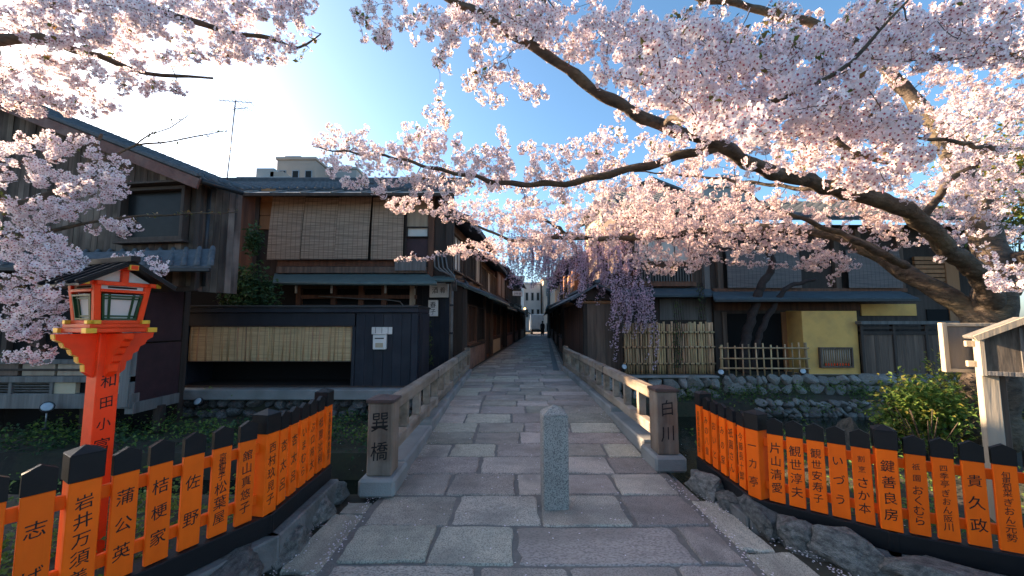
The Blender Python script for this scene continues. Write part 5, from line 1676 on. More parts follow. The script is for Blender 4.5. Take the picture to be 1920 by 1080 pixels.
# person walking away in a long dark coat
def person(loc, rz):
    t = thing('person', 'person in a long dark coat standing in the middle of the alley', 'person', loc, rz)
    J = {'pelvis': (0, 0, .88), 'chest': (0, -.01, 1.22), 'neck': (0, 0, 1.40), 'head0': (0, .015, 1.47), 'head1': (0, .02, 1.60)}
    vs_, es, rad = [], [], []
    def V_(p, r): vs_.append(p); rad.append(r); return len(vs_) - 1
    pel = V_((0, 0, .88), (.15, .11)); ch = V_((0, 0, 1.1), (.155, .105)); sh = V_((0, 0, 1.3), (.14, .09)); nk = V_((0, 0, 1.405), (.05, .05)); h0 = V_((0, .012, 1.475), (.075, .085)); h1 = V_((0, .014, 1.56), (.075, .09)); h2 = V_((0, .0, 1.62), (.045, .05))
    es += [(pel, ch), (ch, sh), (sh, nk), (nk, h0), (h0, h1), (h1, h2)]
    for s_ in (-1, 1):
        a = V_((s_ * .17, 0, 1.31), (.055, .055)); b = V_((s_ * .225, .01, 1.06), (.045, .045)); c = V_((s_ * .215, .07, .84), (.035, .035)); dd = V_((s_ * .2, .09, .74), (.032, .022))
        es += [(sh, a), (a, b), (b, c), (c, dd)]
        h = V_((s_ * .085, 0, .84), (.085, .085)); k = V_((s_ * .09, .02 + .04 * s_, .47), (.062, .062)); f = V_((s_ * .09, -.02 + .1 * s_, .08), (.042, .042)); to = V_((s_ * .1, .1 + .1 * s_, .035), (.04, .03))
        es += [(pel, h), (h, k), (k, f), (f, to)]
    me = bpy.data.meshes.new('body'); me.from_pydata(vs_, es, [])
    o = bpy.data.objects.new('body', me); link(o, t)
    sk = o.modifiers.new('skin', 'SKIN'); o.modifiers.new('sub', 'SUBSURF').render_levels = 2
    for i, r_ in enumerate(rad): me.skin_vertices[0].data[i].radius = r_
    me.skin_vertices[0].data[0].use_root = True
    me.materials.append(M['coat'])
    mb = MB(); mb.lathe((0, 0, 0), [(.2, .32), (.215, .5), (.19, .85), (.165, .95), (.18, 1.1), (.185, 1.25), (.15, 1.345), (.07, 1.39)], 14)
    mb.v = [(x, y * .72, z) for x, y, z in mb.v]; mb.build('coat', M['coat'], t)
    mb = MB(); mb.lathe((0, .0, 0), [(.05, 1.45), (.088, 1.5), (.095, 1.57), (.075, 1.635), (.02, 1.655)], 12); mb.build('hair', M['black'], t)
    mb = MB(); mb.lathe((0, .04, 0), [(.02, 1.44), (.06, 1.47), (.068, 1.53), (.06, 1.58), (.02, 1.6)], 10); mb.build('face', M['skin'], t)
    return t


person((xat(1017, 44), 44, zr(44)), 0)

# utility pole and overhead cables along the alley
up = thing('utility_pole', 'thin grey utility pole with a transformer beyond the mauve weeping cherry', 'pole', (xat(1029, 38), 38, 0))
mb = MB(); mb.tube([(0, 0, 0), (0, 0, 11)], [.17, .12], 10); mb.build('pole', M['concrete'], up)
mb = MB(); mb.lathe((.35, 0, 8.2), [(.24, -.4), (.26, 0), (.24, .4)], 12); mb.build('transformer', M['metal'], up)
for z in (9.4, 10.1, 10.6):
    mb = MB(); mb.box((0, 0, z), (1.5, .09, .09), .01); mb.build('cross_arm', M['dark_metal'], up)
def cable(label, a, b, sag):
    a, b = Vector(a), Vector(b)
    mb = MB(); mb.tube([a.lerp(b, t / 12) - Vector((0, 0, sag * 4 * (t / 12) * (1 - t / 12))) for t in range(13)], .014, 4, cap=False)
    return tag(mb.build('overhead_cable', M['dark_metal']), label, 'cable', 'overhead cables of the alley')
px_ = xat(1029, 38)
for k, (z, dx) in enumerate(((9.4, -.6), (9.4, .6), (10.1, -.6), (10.6, .5))):
    cable(('lowest of the thin black cables at the alley end', 'second lowest thin black cable at the alley end', 'second highest thin black cable at the alley end', 'highest of the thin black cables at the alley end')[k], (px_ + dx, 38, z), (-6 + 3 * k, 62, 8 + k * .6), .5)

# ================================================================== TREES
def spline(P, step=.07):
    P = [Vector(p) for p in P]
    Q = [P[0] * 2 - P[1]] + P + [P[-1] * 2 - P[-2]]
    out, tt = [], []
    for i in range(1, len(Q) - 2):
        a, b, c, d_ = Q[i - 1:i + 3]
        n = max(2, int((c - b).length / step))
        for k in range(n):
            t = k / n
            out.append(.5 * ((2 * b) + (c - a) * t + (2 * a - 5 * b + 4 * c - d_) * t * t + (3 * b - a - 3 * c + d_) * t ** 3))
            tt.append((i - 1 + t) / (len(P) - 1))
    out.append(P[-1]); tt.append(1.0)
    return out, tt


# flowers: template vertices, faces, material slots (0 petal, 1 eye, 2 calyx)
def flower(lod):
    V, F_, Mt = [], [], []
    for k in range(5):
        a = 2 * math.pi * k / 5
        ca, sa = math.cos(a), math.sin(a)
        def P(r, t, z):
            V.append((r * ca - t * sa, r * sa + t * ca, z)); return len(V) - 1
        if lod == 0:
            b, l, tl, n, tr, r_ = P(.08, 0, 0), P(.55, .36, .10), P(.95, .22, .24), P(.86, 0, .17), P(.95, -.22, .24), P(.55, -.36, .10)
            F_ += [(b, r_, tr, n), (b, n, tl, l)]; Mt += [0, 0]
        else:
            b, l, t, r_ = P(.05, 0, 0), P(.68, .4, .12), P(1.0, 0, .26), P(.68, -.4, .12)
            F_ += [(b, r_, t, l)]; Mt += [0]
    if lod <= 1:
        n0 = len(V)
        for k in range(5):
            a = 2 * math.pi * (k + .5) / 5
            V.append((.24 * math.cos(a), .24 * math.sin(a), .1))
        F_.append(tuple(range(n0, n0 + 5))); Mt.append(1)
        n0 = len(V)                                      # stalk
        V += [(.075, 0, 0), (-.075, 0, 0), (-.04, 0, -1.35), (.04, 0, -1.35)]
        F_.append((n0, n0 + 1, n0 + 2, n0 + 3)); Mt.append(2)
    if lod <= 1:
        n0 = len(V)                                      # calyx cup
        for k in range(4):
            a = 2 * math.pi * k / 4
            V.append((.22 * math.cos(a), .22 * math.sin(a), -.02))
        V.append((0, 0, -.42))
        F_ += [(n0 + 1, n0, n0 + 4), (n0 + 2, n0 + 1, n0 + 4), (n0 + 3, n0 + 2, n0 + 4), (n0, n0 + 3, n0 + 4)]; Mt += [2] * 4
    return V, F_, Mt


FLW = [flower(0), flower(1), flower(2)]


class Tree:
    def __init__(s, label, base, name='cherry_tree', group=None):
        s.root = thing(name, label, 'tree', (0, 0, 0), 0, group)
        s.pos = np.zeros((60000, 3)); s.rad = np.zeros(60000); s.n = 0
        s.bark = M['bark']; s.tw = MB(); s.cl = []                            # clusters: (pos, dir, lod, k, spread, leafiness)

    def node(s, p, r):
        s.pos[s.n] = p; s.rad[s.n] = r; s.n += 1

    def limb(s, P, r0, r1, name='limb', sides=9, wob=.012, attach=True, px=True, power=1.0):
        P = [at(*p) if px else Vector(p) for p in P]
        pts, tt = spline(P, .07 if r0 < .2 else .12)
        rr = [(r0 + (r1 - r0) * t ** power) * (.8 if name == 'limb' else .92) for t in tt]
        ph = random.uniform(0, 9)
        for i, p in enumerate(pts):
            p += Vector((math.sin(i * .9 + ph), math.cos(i * .7 + ph), math.sin(i * 1.3 + ph * 2))) * wob
            rr[i] *= 1 + .09 * math.sin(i * 1.7 + ph) + random.uniform(-.05, .05)
            if attach: s.node(p, rr[i])
        mb = MB(); mb.tube(pts, rr, sides)
        mb.build(name, s.bark, s.root)
        return pts

    def grow(s, targets, lod, clear=.25, every=.055, per=(4, 7), spread=.032, leaf=.06, rmax=.014, sides=4, droop=.0, start=.3, tipn=1, dense=1.0, maxlen=9):
        T = np.asarray([list(t) for t in targets])
        d = np.array([np.min(np.sum((s.pos[:s.n] - t) ** 2, axis=1)) for t in T])
        for i in np.argsort(d):
            t = Vector(T[i])
            d2 = np.sum((s.pos[:s.n] - T[i]) ** 2, axis=1)
            j = int(np.argmin(d2)); p0 = Vector(s.pos[j]); L = (t - p0).length
            if L < .03: continue
            dv = (t - p0)
            perp = Vector(rand_dirs(1)[0]) * L * .16
            mid = p0.lerp(t, .5) + perp + Vector((0, 0, -droop * L))
            k = max(3, int(L / .05))
            r0 = min(s.rad[j] * .7, .0036 + .011 * L, rmax)
            pts, rr = [], []
            for q in range(k + 1):
                u = q / k
                p = p0 * (1 - u) ** 2 + mid * 2 * u * (1 - u) + t * u * u
                p += Vector(rand_dirs(1)[0]) * .006
                pts.append(p); rr.append(r0 + (.0021 - r0) * u)
                if q: s.node(p, rr[-1])
            s.tw.tube(pts, rr, sides, cap=False)
            acc = 0
            for q in range(1, k + 1):
                acc += (pts[q] - pts[q - 1]).length
                if (q / k > start or L < .12) and acc > every / dense and random.random() < .9:
                    acc = 0
                    s.cl.append((pts[q], (pts[q] - pts[q - 1]).normalized(), lod, random.randint(*per), spread, leaf))
            for _ in range(tipn):
                s.cl.append((pts[-1], dv.normalized(), lod, random.randint(*per), spread, leaf))

    def blob(s, u, v, ru, rv, Y, dY, n, lod, **kw):
        T = []
        for _ in range(n):
            a, r = random.uniform(0, 2 * math.pi), math.sqrt(random.random())
            T.append(at(u + ru * r * math.cos(a), v + rv * r * math.sin(a), max(.9, Y + random.gauss(0, dY))))
        s.grow(T, lod, **kw)

    def finish(s, petal='petal', size=.0185, tintpow=1.6):
        if s.tw.v: s.tw.build('twigs', M['bark_dark'], s.root, kind='stuff')
        for lod in (0, 1, 2):
            C, D, LC = [], [], []
            for (p, d_, l, k, sp, leaf) in s.cl:
                if l != lod: continue
                dirs = rand_dirs(k) + np.array(d_)[None, :] * .25 + np.array([[0, 0, -.15]])
                dirs /= np.linalg.norm(dirs, axis=1, keepdims=True)
                C.append(np.array(p)[None, :] + dirs * sp * (.75 + .5 * RNG.random((k, 1))))
                D.append(dirs + RNG.normal(size=(k, 3)) * .3 + np.array([[0, -.12, -.4]]))
                if RNG.random() < leaf * 2.2: LC += [np.array(p) + RNG.normal(size=3) * .01 for _ in range(RNG.integers(1, 4))]
            if not C: continue
            C, D = np.concatenate(C), np.concatenate(D)
            N = len(C)
            tv, tf, tm = FLW[lod]
            t = RNG.random(N) ** tintpow
            sz = size * (.82 + .36 * RNG.random(N)) * (1.0, 1.05, 1.15)[lod]
            soup('blossoms', tv, tf, tm, C, rotmats(D), sz, [M[petal if lod < 1 or petal != 'petal' else 'petal_far'], M['flower_eye'], M['calyx']], s.root, t)
            if lod == 0:
                nb = [c for c in s.cl if c[2] == 0]
                BC, BD = [], []
                for c in nb:
                    k = RNG.integers(1, 4)
                    d_ = rand_dirs(k) + np.array(c[1])[None, :] * .6
                    d_ /= np.linalg.norm(d_, axis=1, keepdims=True)
                    BC.append(np.array(c[0])[None, :] + d_ * c[4] * .95); BD.append(d_)
                BC, BD = np.concatenate(BC), np.concatenate(BD)
                bv = [(.28, 0, .5), (0, .28, .5), (-.28, 0, .5), (0, -.28, .5), (0, 0, 1.2), (0, 0, -.1), (.07, 0, .1), (-.07, 0, .1), (-.05, 0, -2.6), (.05, 0, -2.6)]
                bf = [(0, 1, 4), (1, 2, 4), (2, 3, 4), (3, 0, 4), (1, 0, 5), (2, 1, 5), (3, 2, 5), (0, 3, 5), (6, 7, 8, 9)]
                soup('flower_buds', bv, bf, [0] * 4 + [1] * 5, BC, rotmats(BD), .012 * (.8 + .4 * RNG.random(len(BC))), [M['bud'], M['calyx']], s.root)
            if LC: leaves('young_leaves', np.array(LC), .042, [M['young_leaf']], s.root, up=.2)
            print('TREE', s.root.name, 'lod', lod, 'flowers', N, 'leaves', len(LC))
        return s


random.seed(101)
# ------------------------------------------------------------------ the great cherry tree on the notice board side
T1 = Tree('great cherry tree with a leaning trunk behind the notice board, limbs arching over the bridge', None)
T1.limb([(1845, 830, 4.9), (1860, 690, 4.85), (1866, 600, 4.8), (1862, 520, 4.85), (1852, 440, 5.0), (1826, 370, 5.15), (1792, 300, 5.3), (1735, 215, 5.5), (1690, 160, 5.6), (1600, 80, 5.7), (1450, 25, 5.8), (1290, -10, 5.9)], .34, .05, 'trunk', 14, .02, power=.55)
T1.limb([(1868, 590, 4.8), (1840, 520, 4.6), (1780, 470, 4.4), (1715, 405, 4.15), (1640, 372, 4.0), (1590, 362, 3.9), (1500, 335, 3.65), (1430, 318, 3.45), (1345, 270, 3.2), (1240, 235, 3.05), (1160, 196, 2.95), (1065, 132, 2.85), (990, 82, 2.75), (930, 42, 2.7), (850, 2, 2.6), (760, -60, 2.5)], .155, .024, 'limb', 12, .01, power=.62)
T1.limb([(1345, 275, 3.2), (1250, 300, 3.3), (1130, 330, 3.5), (1060, 343, 3.6), (960, 345, 3.7), (880, 330, 3.8), (800, 312, 3.9), (720, 292, 4.0), (645, 285, 4.1), (588, 275, 4.2)], .05, .008, 'limb', 8)
T1.limb([(1850, 620, 4.85), (1800, 570, 5.0), (1730, 530, 5.15), (1640, 475, 5.4), (1560, 440, 5.7), (1450, 428, 6.1), (1350, 430, 6.4), (1250, 442, 6.8), (1150, 447, 7.2), (1050, 446, 7.5), (960, 450, 7.8), (885, 418, 8.0), (800, 390, 8.2)], .2, .02, 'limb', 10, power=.6)
T1.limb([(1700, 500, 4.95), (1620, 460, 4.8), (1560, 432, 4.8), (1490, 405, 4.8), (1440, 388, 4.85), (1380, 350, 4.9)], .06, .012, 'limb', 8)
T1.limb([(1240, 235, 3.05), (1262, 222, 2.7), (1315, 220, 2.3), (1390, 207, 1.95), (1470, 185, 1.75), (1560, 140, 1.68), (1650, 60, 1.65), (1720, -20, 1.65)], .03, .005, 'limb', 7, .006)
T1.limb([(1640, 372, 4.0), (1600, 300, 3.6), (1530, 230, 3.1), (1500, 190, 2.5), (1560, 260, 2.05), (1640, 300, 1.95), (1700, 310, 1.95)], .045, .008, 'limb', 7, .006)
T1.limb([(998, 86, 2.75), (1010, 40, 2.7), (1030, -30, 2.65), (1050, -120, 2.6)], .03, .015, 'limb', 7, .005)
T1.limb([(1730, 410, 4.15), (1780, 340, 4.1), (1830, 305, 4.0), (1870, 250, 3.9)], .05, .03, 'limb', 8)
T1.limb([(1870, 480, 4.9), (1930, 485, 4.6), (2000, 460, 4.2), (2080, 330, 3.5), (2060, 180, 3.0), (1960, 110, 2.75), (1850, 106, 2.6), (1740, 108, 2.5), (1650, 118, 2.45)], .11, .012, 'limb', 8)
T1.limb([(1885, 285, 3.9), (1860, 278, 3.4), (1800, 268, 3.1), (1740, 258, 3.0), (1700, 262, 3.0)], .03, .01, 'limb', 6)
T1.limb([(1640, 378, 4.0), (1560, 360, 4.6), (1430, 345, 5.2), (1300, 330, 5.6), (1180, 320, 5.9)], .05, .012, 'limb', 6)
kn = dict(every=.062, per=(9, 13), spread=.04)
# near white sprays
T1.blob(1440, 170, 190, 95, 1.75, .16, 114, 0, **kn)
T1.blob(1260, 120, 150, 80, 2.05, .25, 74, 0, **kn)
T1.blob(1610, 270, 130, 85, 1.95, .22, 83, 0, **kn)
T1.blob(1720, 60, 200, 70, 2.1, .25, 81, 0, **kn)
T1.blob(1860, 60, 100, 80, 2.55, .25, 48, 0, **kn)
T1.blob(1380, 60, 150, 60, 2.5, .3, 48, 0, every=.07, per=(3, 6), spread=.036, leaf=.25)
T1.blob(1330, 285, 120, 55, 3.0, .25, 18, 0, **kn)
T1.blob(1100, 55, 130, 60, 2.75, .25, 64, 0, **kn)
T1.blob(930, 30, 130, 40, 2.75, .25, 54, 0, **kn)
T1.blob(900, 100, 90, 60, 2.8, .3, 35, 0, every=.08, per=(4, 7), spread=.034, leaf=.12)
T1.blob(950, 170, 80, 30, 2.9, .2, 21, 0, every=.07, per=(4, 7), spread=.034)
T1.blob(740, 40, 90, 40, 2.6, .2, 29, 0, every=.08, per=(4, 7), spread=.034, leaf=.12)
T1.blob(715, 70, 15, 20, 2.6, .1, 5, 0, every=.06, per=(5, 8), spread=.034, leaf=.1)
T1.blob(825, 215, 25, 25, 2.8, .1, 8, 0, every=.06, per=(5, 8), spread=.034, leaf=.1)
# middle layer
km = dict(every=.085, per=(9, 14), spread=.045)
T1.blob(1650, 290, 200, 110, 4.9, .5, 129, 0, **km)
T1.blob(1850, 290, 90, 130, 3.8, .4, 108, 0, **km)
T1.blob(1830, 440, 100, 60, 5.0, .4, 28, 0, **km)
T1.blob(1230, 180, 120, 60, 3.5, .3, 32, 0, **km)
T1.blob(1420, 260, 200, 70, 4.6, .6, 96, 1, **km)
T1.blob(1500, 395, 200, 45, 5.2, .5, 96, 1, **km)
T1.blob(1720, 400, 130, 60, 5.2, .5, 81, 1, **km)
T1.blob(1270, 370, 160, 50, 5.8, .5, 125, 1, **km)
T1.blob(1570, 150, 260, 130, 5.6, .5, 131, 1, **km)
T1.blob(1830, 200, 100, 120, 5.4, .5, 81, 1, **km)
T1.blob(1900, 520, 40, 30, 3.2, .15, 13, 0, **km)
# branch reaching across the middle of the sky
kb = dict(every=.105, per=(7, 12), spread=.04, leaf=.12)
T1.blob(1010, 310, 160, 40, 3.95, .25, 66, 0, **kb)
T1.blob(1150, 280, 110, 40, 3.8, .25, 48, 0, **kb)
T1.blob(860, 320, 110, 55, 4.1, .25, 94, 0, **kb)
T1.blob(740, 310, 130, 55, 4.1, .25, 101, 0, **kb)
T1.blob(620, 270, 50, 32, 4.2, .15, 29, 0, **kb)
T1.blob(760, 260, 110, 28, 4.0, .2, 32, 0, **kb)
T1.blob(940, 268, 6, 30, 3.7, .05, 5, 0, **kb)
T1.blob(1100, 360, 140, 40, 4.4, .35, 67, 0, **kb)
# lit hanging layer further back
kf = dict(every=.1, per=(9, 14), spread=.05, leaf=.05)
T1.blob(1120, 425, 190, 38, 7.1, .4, 206, 1, **kf)
T1.blob(920, 400, 110, 24, 7.9, .3, 128, 1, **kf)
T1.blob(790, 385, 70, 16, 8.1, .25, 48, 1, **kf)
T1.blob(960, 470, 120, 24, 7.6, .3, 108, 1, **kf)
T1.blob(1320, 415, 170, 40, 6.6, .4, 160, 1, **kf)
T1.blob(1260, 480, 90, 34, 6.6, .3, 81, 1, **kf)
T1.blob(1420, 450, 130, 30, 6.2, .4, 94, 1, **kf)
T1.blob(1560, 490, 60, 16, 5.9, .2, 29, 1, **kf)
T1.grow([at(870 - 12 * k + random.gauss(0, 3), 470 + 1.7 * k + random.gauss(0, 4), 7.9) for k in range(12)], 1, every=.05, per=(6, 9), spread=.045)
T1.grow([at(1370 + 12 * k, 492 + .6 * k + random.gauss(0, 3), 6.2) for k in range(14)], 1, every=.05, per=(5, 8), spread=.04)
T1.grow([at(1590 - 5 * k + random.gauss(0, 4), 490 + 6 * k, 5.9) for k in range(8)], 1, every=.05, per=(5, 8), spread=.04)
T1.grow([at(1560 + 12 * k, 470 - 2 * k + random.gauss(0, 8), 5.5) for k in range(9)], 1, every=.06, per=(5, 8), spread=.04)
T1.finish()

# ------------------------------------------------------------------ cherry tree on the lantern side
random.seed(202)
T2 = Tree('cherry tree with pale blossom around the lantern, before the gabled timber house', None)
T2.limb([(-5.6, 1.1, -.1), (-5.3, 1.3, 1.0), (-4.9, 1.6, 2.0), (-4.5, 1.9, 2.8), (-4.2, 2.2, 3.4), (-3.9, 2.4, 4.0)], .24, .08, 'trunk', 12, .02, px=False)
tb_ = Vector((-4.5, 1.9, 2.8)); tm_ = Vector((-5.1, 1.45, 1.5))
def W3(*p): return list(at(*p))
T2.limb([(-4.25, 2.15, 3.3), W3(-60, 62, 2.55), W3(0, 75, 2.65), W3(75, 72, 2.75), W3(135, 92, 2.85), W3(190, 105, 2.9), W3(250, 133, 3.0), W3(330, 143, 3.1), W3(400, 145, 3.2)], .06, .010, 'limb', 8, .006, px=False)
T2.limb([(-4.05, 2.3, 3.7), W3(60, -40, 2.6), W3(200, -10, 2.8), W3(330, 30, 3.0), W3(430, 60, 3.1), W3(520, 75, 3.2), W3(560, 90, 3.3), W3(600, 62, 3.4)], .05, .007, 'limb', 7, .006, px=False)
T2.limb([(-4.4, 2.0, 3.0), W3(-60, 330, 2.75), W3(30, 380, 3.0), W3(120, 355, 3.2), W3(160, 325, 3.25), W3(172, 290, 3.28), W3(190, 250, 3.3)], .05, .014, 'limb', 8, .006, px=False)
T2.limb([W3(165, 315, 3.25), W3(215, 290, 3.35), W3(255, 272, 3.4), W3(300, 268, 3.45), W3(360, 258, 3.5), W3(420, 244, 3.55)], .014, .005, 'limb', 6, .004, px=False)
T2.limb([W3(250, 275, 3.4), W3(280, 252, 3.4), W3(320, 240, 3.45), W3(355, 215, 3.5)], .008, .004, 'limb', 5, .003, px=False)
T2.limb([(-4.8, 1.7, 2.2), W3(-80, 430, 2.8), W3(40, 440, 3.0), W3(130, 425, 3.15), W3(230, 408, 3.3), W3(330, 402, 3.4), W3(445, 398, 3.5)], .03, .005, 'limb', 7, .005, px=False)
T2.limb([(-5.0, 1.55, 1.8), W3(-90, 560, 2.7), W3(20, 520, 2.95), W3(120, 540, 3.05), W3(200, 500, 3.2), W3(300, 520, 3.4)], .03, .006, 'limb', 7, .005, px=False)
T2.limb([(-5.05, 1.5, 1.65), W3(-90, 640, 2.7), W3(0, 620, 2.95), W3(90, 660, 3.05)], .024, .006, 'limb', 6, .005, px=False)
ka = dict(every=.08, per=(8, 13), spread=.04, leaf=.08)
T2.blob(120, 40, 190, 55, 2.75, .22, 108, 0, **ka)
T2.blob(330, 70, 140, 65, 3.05, .2, 81, 0, **ka)
T2.blob(480, 60, 90, 60, 3.25, .15, 54, 0, **ka)
T2.blob(440, 10, 170, 22, 3.1, .2, 45, 0, **ka)
T2.blob(120, 150, 150, 45, 2.95, .2, 59, 0, **ka)
T2.blob(310, 170, 50, 14, 3.1, .1, 10, 0, **ka)
T2.blob(120, 195, 130, 22, 3.0, .1, 21, 0, **ka)
T2.grow([at(560 + 7 * k, 108 - 6.5 * k + random.gauss(0, 5), 3.4) for k in range(7)], 0, every=.12, per=(1, 2), spread=.02, leaf=.3)
kl = dict(every=.08, per=(8, 13), spread=.04, leaf=.1)
T2.blob(90, 330, 130, 85, 3.1, .2, 89, 0, **kl)
T2.blob(200, 330, 50, 50, 3.25, .15, 18, 0, **kl)
T2.blob(60, 420, 80, 45, 3.0, .2, 32, 0, **kl)
T2.blob(220, 425, 50, 12, 3.3, .1, 12, 0, **kl)
T2.blob(70, 510, 90, 75, 3.0, .2, 62, 0, **kl)
T2.blob(250, 500, 60, 22, 3.35, .1, 12, 0, **kl)
T2.blob(60, 600, 70, 55, 2.95, .15, 35, 0, **kl)
T2.blob(55, 665, 55, 12, 3.0, .1, 10, 0, **kl)
LP = []
for (ua, va, ub, vb) in ((262, 272, 420, 246), (280, 255, 352, 218), (330, 402, 445, 396), (240, 410, 300, 404)):
    for k in range(22):
        t = random.random(); LP.append(list(at(ua + (ub - ua) * t + random.gauss(0, 1.5), va + (vb - va) * t + random.gauss(0, 2.5), 3.5)))
leaves('bud_leaves', np.array(LP), .032, [M['young_leaf']], T2.root, up=.5)
T2.finish()

# ------------------------------------------------------------------ small garden tree before the teahouse
random.seed(303)
T3 = Tree('small dark garden tree with a twin leaning trunk behind the open bamboo lattice', None, 'garden_tree')
T3.bark = M['bark_dark']
T3.limb([(1395, 700, 12.5), (1398, 640, 12.5), (1412, 585, 12.4), (1430, 530, 12.3), (1447, 505, 12.2), (1440, 470, 12), (1400, 440, 11.5), (1340, 420, 11)], .17, .06, 'trunk', 10, .015)
T3.limb([(1410, 690, 12.5), (1425, 625, 12.4), (1450, 575, 12.3), (1475, 540, 12.2), (1505, 530, 12.1), (1530, 522, 12)], .13, .06, 'limb', 9, .015)
T3.blob(1300, 420, 130, 30, 10.8, .4, 60, 2, every=.09, per=(5, 9), spread=.05)
T3.blob(1440, 470, 60, 18, 11.8, .3, 14, 2, every=.09, per=(5, 9), spread=.05)
T3.finish(size=.019)
# far cherry crowns that show between the limbs
T5 = Tree('pale pink cherry tree in full bloom beyond the bridge, its crown over the gatehouse roof', None)
T5.limb([(2.75, 14.5, 0), (2.8, 14.3, 1.6), (2.6, 13.9, 3.0), (2.0, 13.0, 4.2), (1.2, 12.2, 4.7), (.2, 11.6, 4.75)], .15, .03, 'trunk', 9, .02, px=False)
T5.limb([(2.6, 13.9, 3.0), (3.6, 13.2, 4.2), (4.6, 12.4, 4.8), (5.6, 12, 5)], .09, .03, 'limb', 8, .02, px=False)
T5.blob(1040, 400, 120, 26, 11.8, .4, 60, 2, every=.09, per=(6, 9), spread=.05)
T5.blob(1200, 395, 120, 34, 12, .4, 75, 2, every=.09, per=(6, 9), spread=.05)
T5.blob(960, 425, 80, 16, 11.6, .3, 26, 2, every=.09, per=(6, 9), spread=.05)
T5.finish(size=.019)

# ------------------------------------------------------------------ mauve weeping cherry over the gatehouse
random.seed(404)
T4 = Tree('mauve weeping cherry with long hanging strands over the gatehouse and the bamboo fence', None, 'weeping_cherry_tree')
T4.limb([(3.6, 13.1, 0), (3.55, 13.1, 1.5), (3.3, 13.05, 2.8), (2.9, 13.0, 3.9), (2.4, 12.9, 4.4), (1.6, 12.8, 4.5), (.9, 12.9, 4.2)], .13, .03, 'trunk', 9, .02, px=False)
T4.limb([(3.3, 13.05, 2.8), (3.6, 12.7, 3.6), (4.0, 12.4, 3.8), (4.4, 12.2, 3.4)], .06, .02, 'limb', 8, .02, px=False)
def strand(u0, v0, v1, Y, du=0):
    p0 = at(u0, v0, Y); p1 = at(u0 + du, v1, Y - .2)
    k = max(4, int((p0 - p1).length / .09)); pts = []
    for q in range(k + 1):
        t = q / k
        pts.append(p0.lerp(p1, t) + Vector((math.sin(t * 7 + u0) * .03 + .12 * math.sin(t * 3.1), math.cos(t * 5 + u0) * .03, 0)))
    j = int(np.argmin(np.sum((T4.pos[:T4.n] - np.array(p0)) ** 2, axis=1)))
    T4.tw.tube([Vector(T4.pos[j]), Vector(T4.pos[j]).lerp(p0, .5) + Vector((0, 0, .08))] + pts, .006, 3, cap=False)
    for p in pts:
        if random.random() < .93: T4.cl.append((p, Vector((0, 0, -1)), 1, random.randint(4, 7), .05, .0))
for _ in range(150):
    u = random.uniform(1010, 1195); v0 = random.uniform(425, 470) + abs(u - 1090) * .1
    L_ = random.uniform(30, 105) * (1 - abs(u - 1110) / 190)
    strand(u, v0, v0 + 25 + L_, random.uniform(12.3, 13.4), random.uniform(-8, 8))
for _ in range(44):
    strand(random.uniform(950, 1020), random.uniform(430, 470), random.uniform(490, 540), random.uniform(12.6, 13.5), random.uniform(-4, 4))
for _ in range(44):
    u = random.uniform(1145, 1218); strand(u, random.uniform(520, 560), random.uniform(565, 622), random.uniform(11.7, 12.2), random.uniform(-12, 14))
for (u, v1) in ((1146, 648), (1150, 675), (1176, 620), (1192, 632), (1222, 690), (1216, 670)):
    strand(u, 560, v1, 11.75, random.uniform(-5, 5))
T4.finish('petal_mauve', .0235)

# ================================================================== SHRUBS AND GROUND PLANTS
random.seed(505)
def shrub(name, label, c, r, n, size, m, stems=16, extra=None, shell=.45, cat='shrub'):
    t = thing(name, label, cat, c)
    mb = MB()
    for _ in range(stems):
        d = Vector(rand_dirs(1)[0]); d.z = abs(d.z) * .8 + .25
        tip = Vector((d.x * r[0], d.y * r[1], r[2] * .9 + d.z * r[2] * .7)) * .85
        mb.tube([(d.x * .06, d.y * .06, -.15), tip * .5 + Vector((0, 0, -.05)), tip], [.016, .010, .004], 5, cap=False)
    mb.build('stems', M['bark'], t, kind='stuff')
    P = blob_points(n, (0, 0, r[2]), r, shell)
    # uneven outline: push clumps in and out
    k = 1 + .16 * np.sin(P[:, :1] * 9 / r[0] + P[:, 2:3] * 7) * np.cos(P[:, 1:2] * 8)
    P[:, :2] *= k
    o = leaves('foliage', P, size, [M[m]], t)
    if extra:
        leaves('foliage', blob_points(int(n * extra[1]), (0, 0, r[2] * 1.05), [q * 1.03 for q in r], .85), size * .9, [M[extra[0]]], t)
    return t

q = at(1745, 800, 4.9)
shrub('azalea_bush', 'rounded leafy green azalea bush between the orange fence and the notice board', (q.x, 4.95, .0), (.62, .5, .53), 3000, .06, 'leaf', 26, ('leaf_yellow', .22))
q = at(1660, 800, 5.3)
shrub('azalea_bush', 'lower lighter green lobe of bush nearest the pointed garden stone', (q.x + .15, 5.3, -.05), (.34, .3, .34), 900, .05, 'leaf', 12, ('leaf_yellow', .3))
q = at(450, 640, 9.7)
t_ = shrub('evergreen_shrub', 'tall dark evergreen shrub rising between the plum wall and the reed blinds', (q.x, 9.9, 1.2), (.85, .6, 1.0), 3000, .12, 'leaf_dark', 20, ('leaf_ivy', .12))
P_ = blob_points(420, (.05, 0, 2.45), (.26, .25, .55), .3); leaves('foliage', P_, .11, [M['leaf_dark']], t_)
q = at(1895, 470, 12.0)
shrub('garden_tree', 'yellow green sunlit tree crown beyond the great trunk at the edge of the garden', (15.9, 12.5, 2.6), (2.0, 1.6, 3.3), 3600, .16, 'leaf_yellow', 24, ('leaf', .3), .4, 'tree')
shrub('garden_shrub', 'golden brown leafy shrub behind the notice board', (6.15, 5.4, -.1), (.7, .55, .75), 1500, .06, 'leaf_yellow', 40, ('leaf', .2), .5)
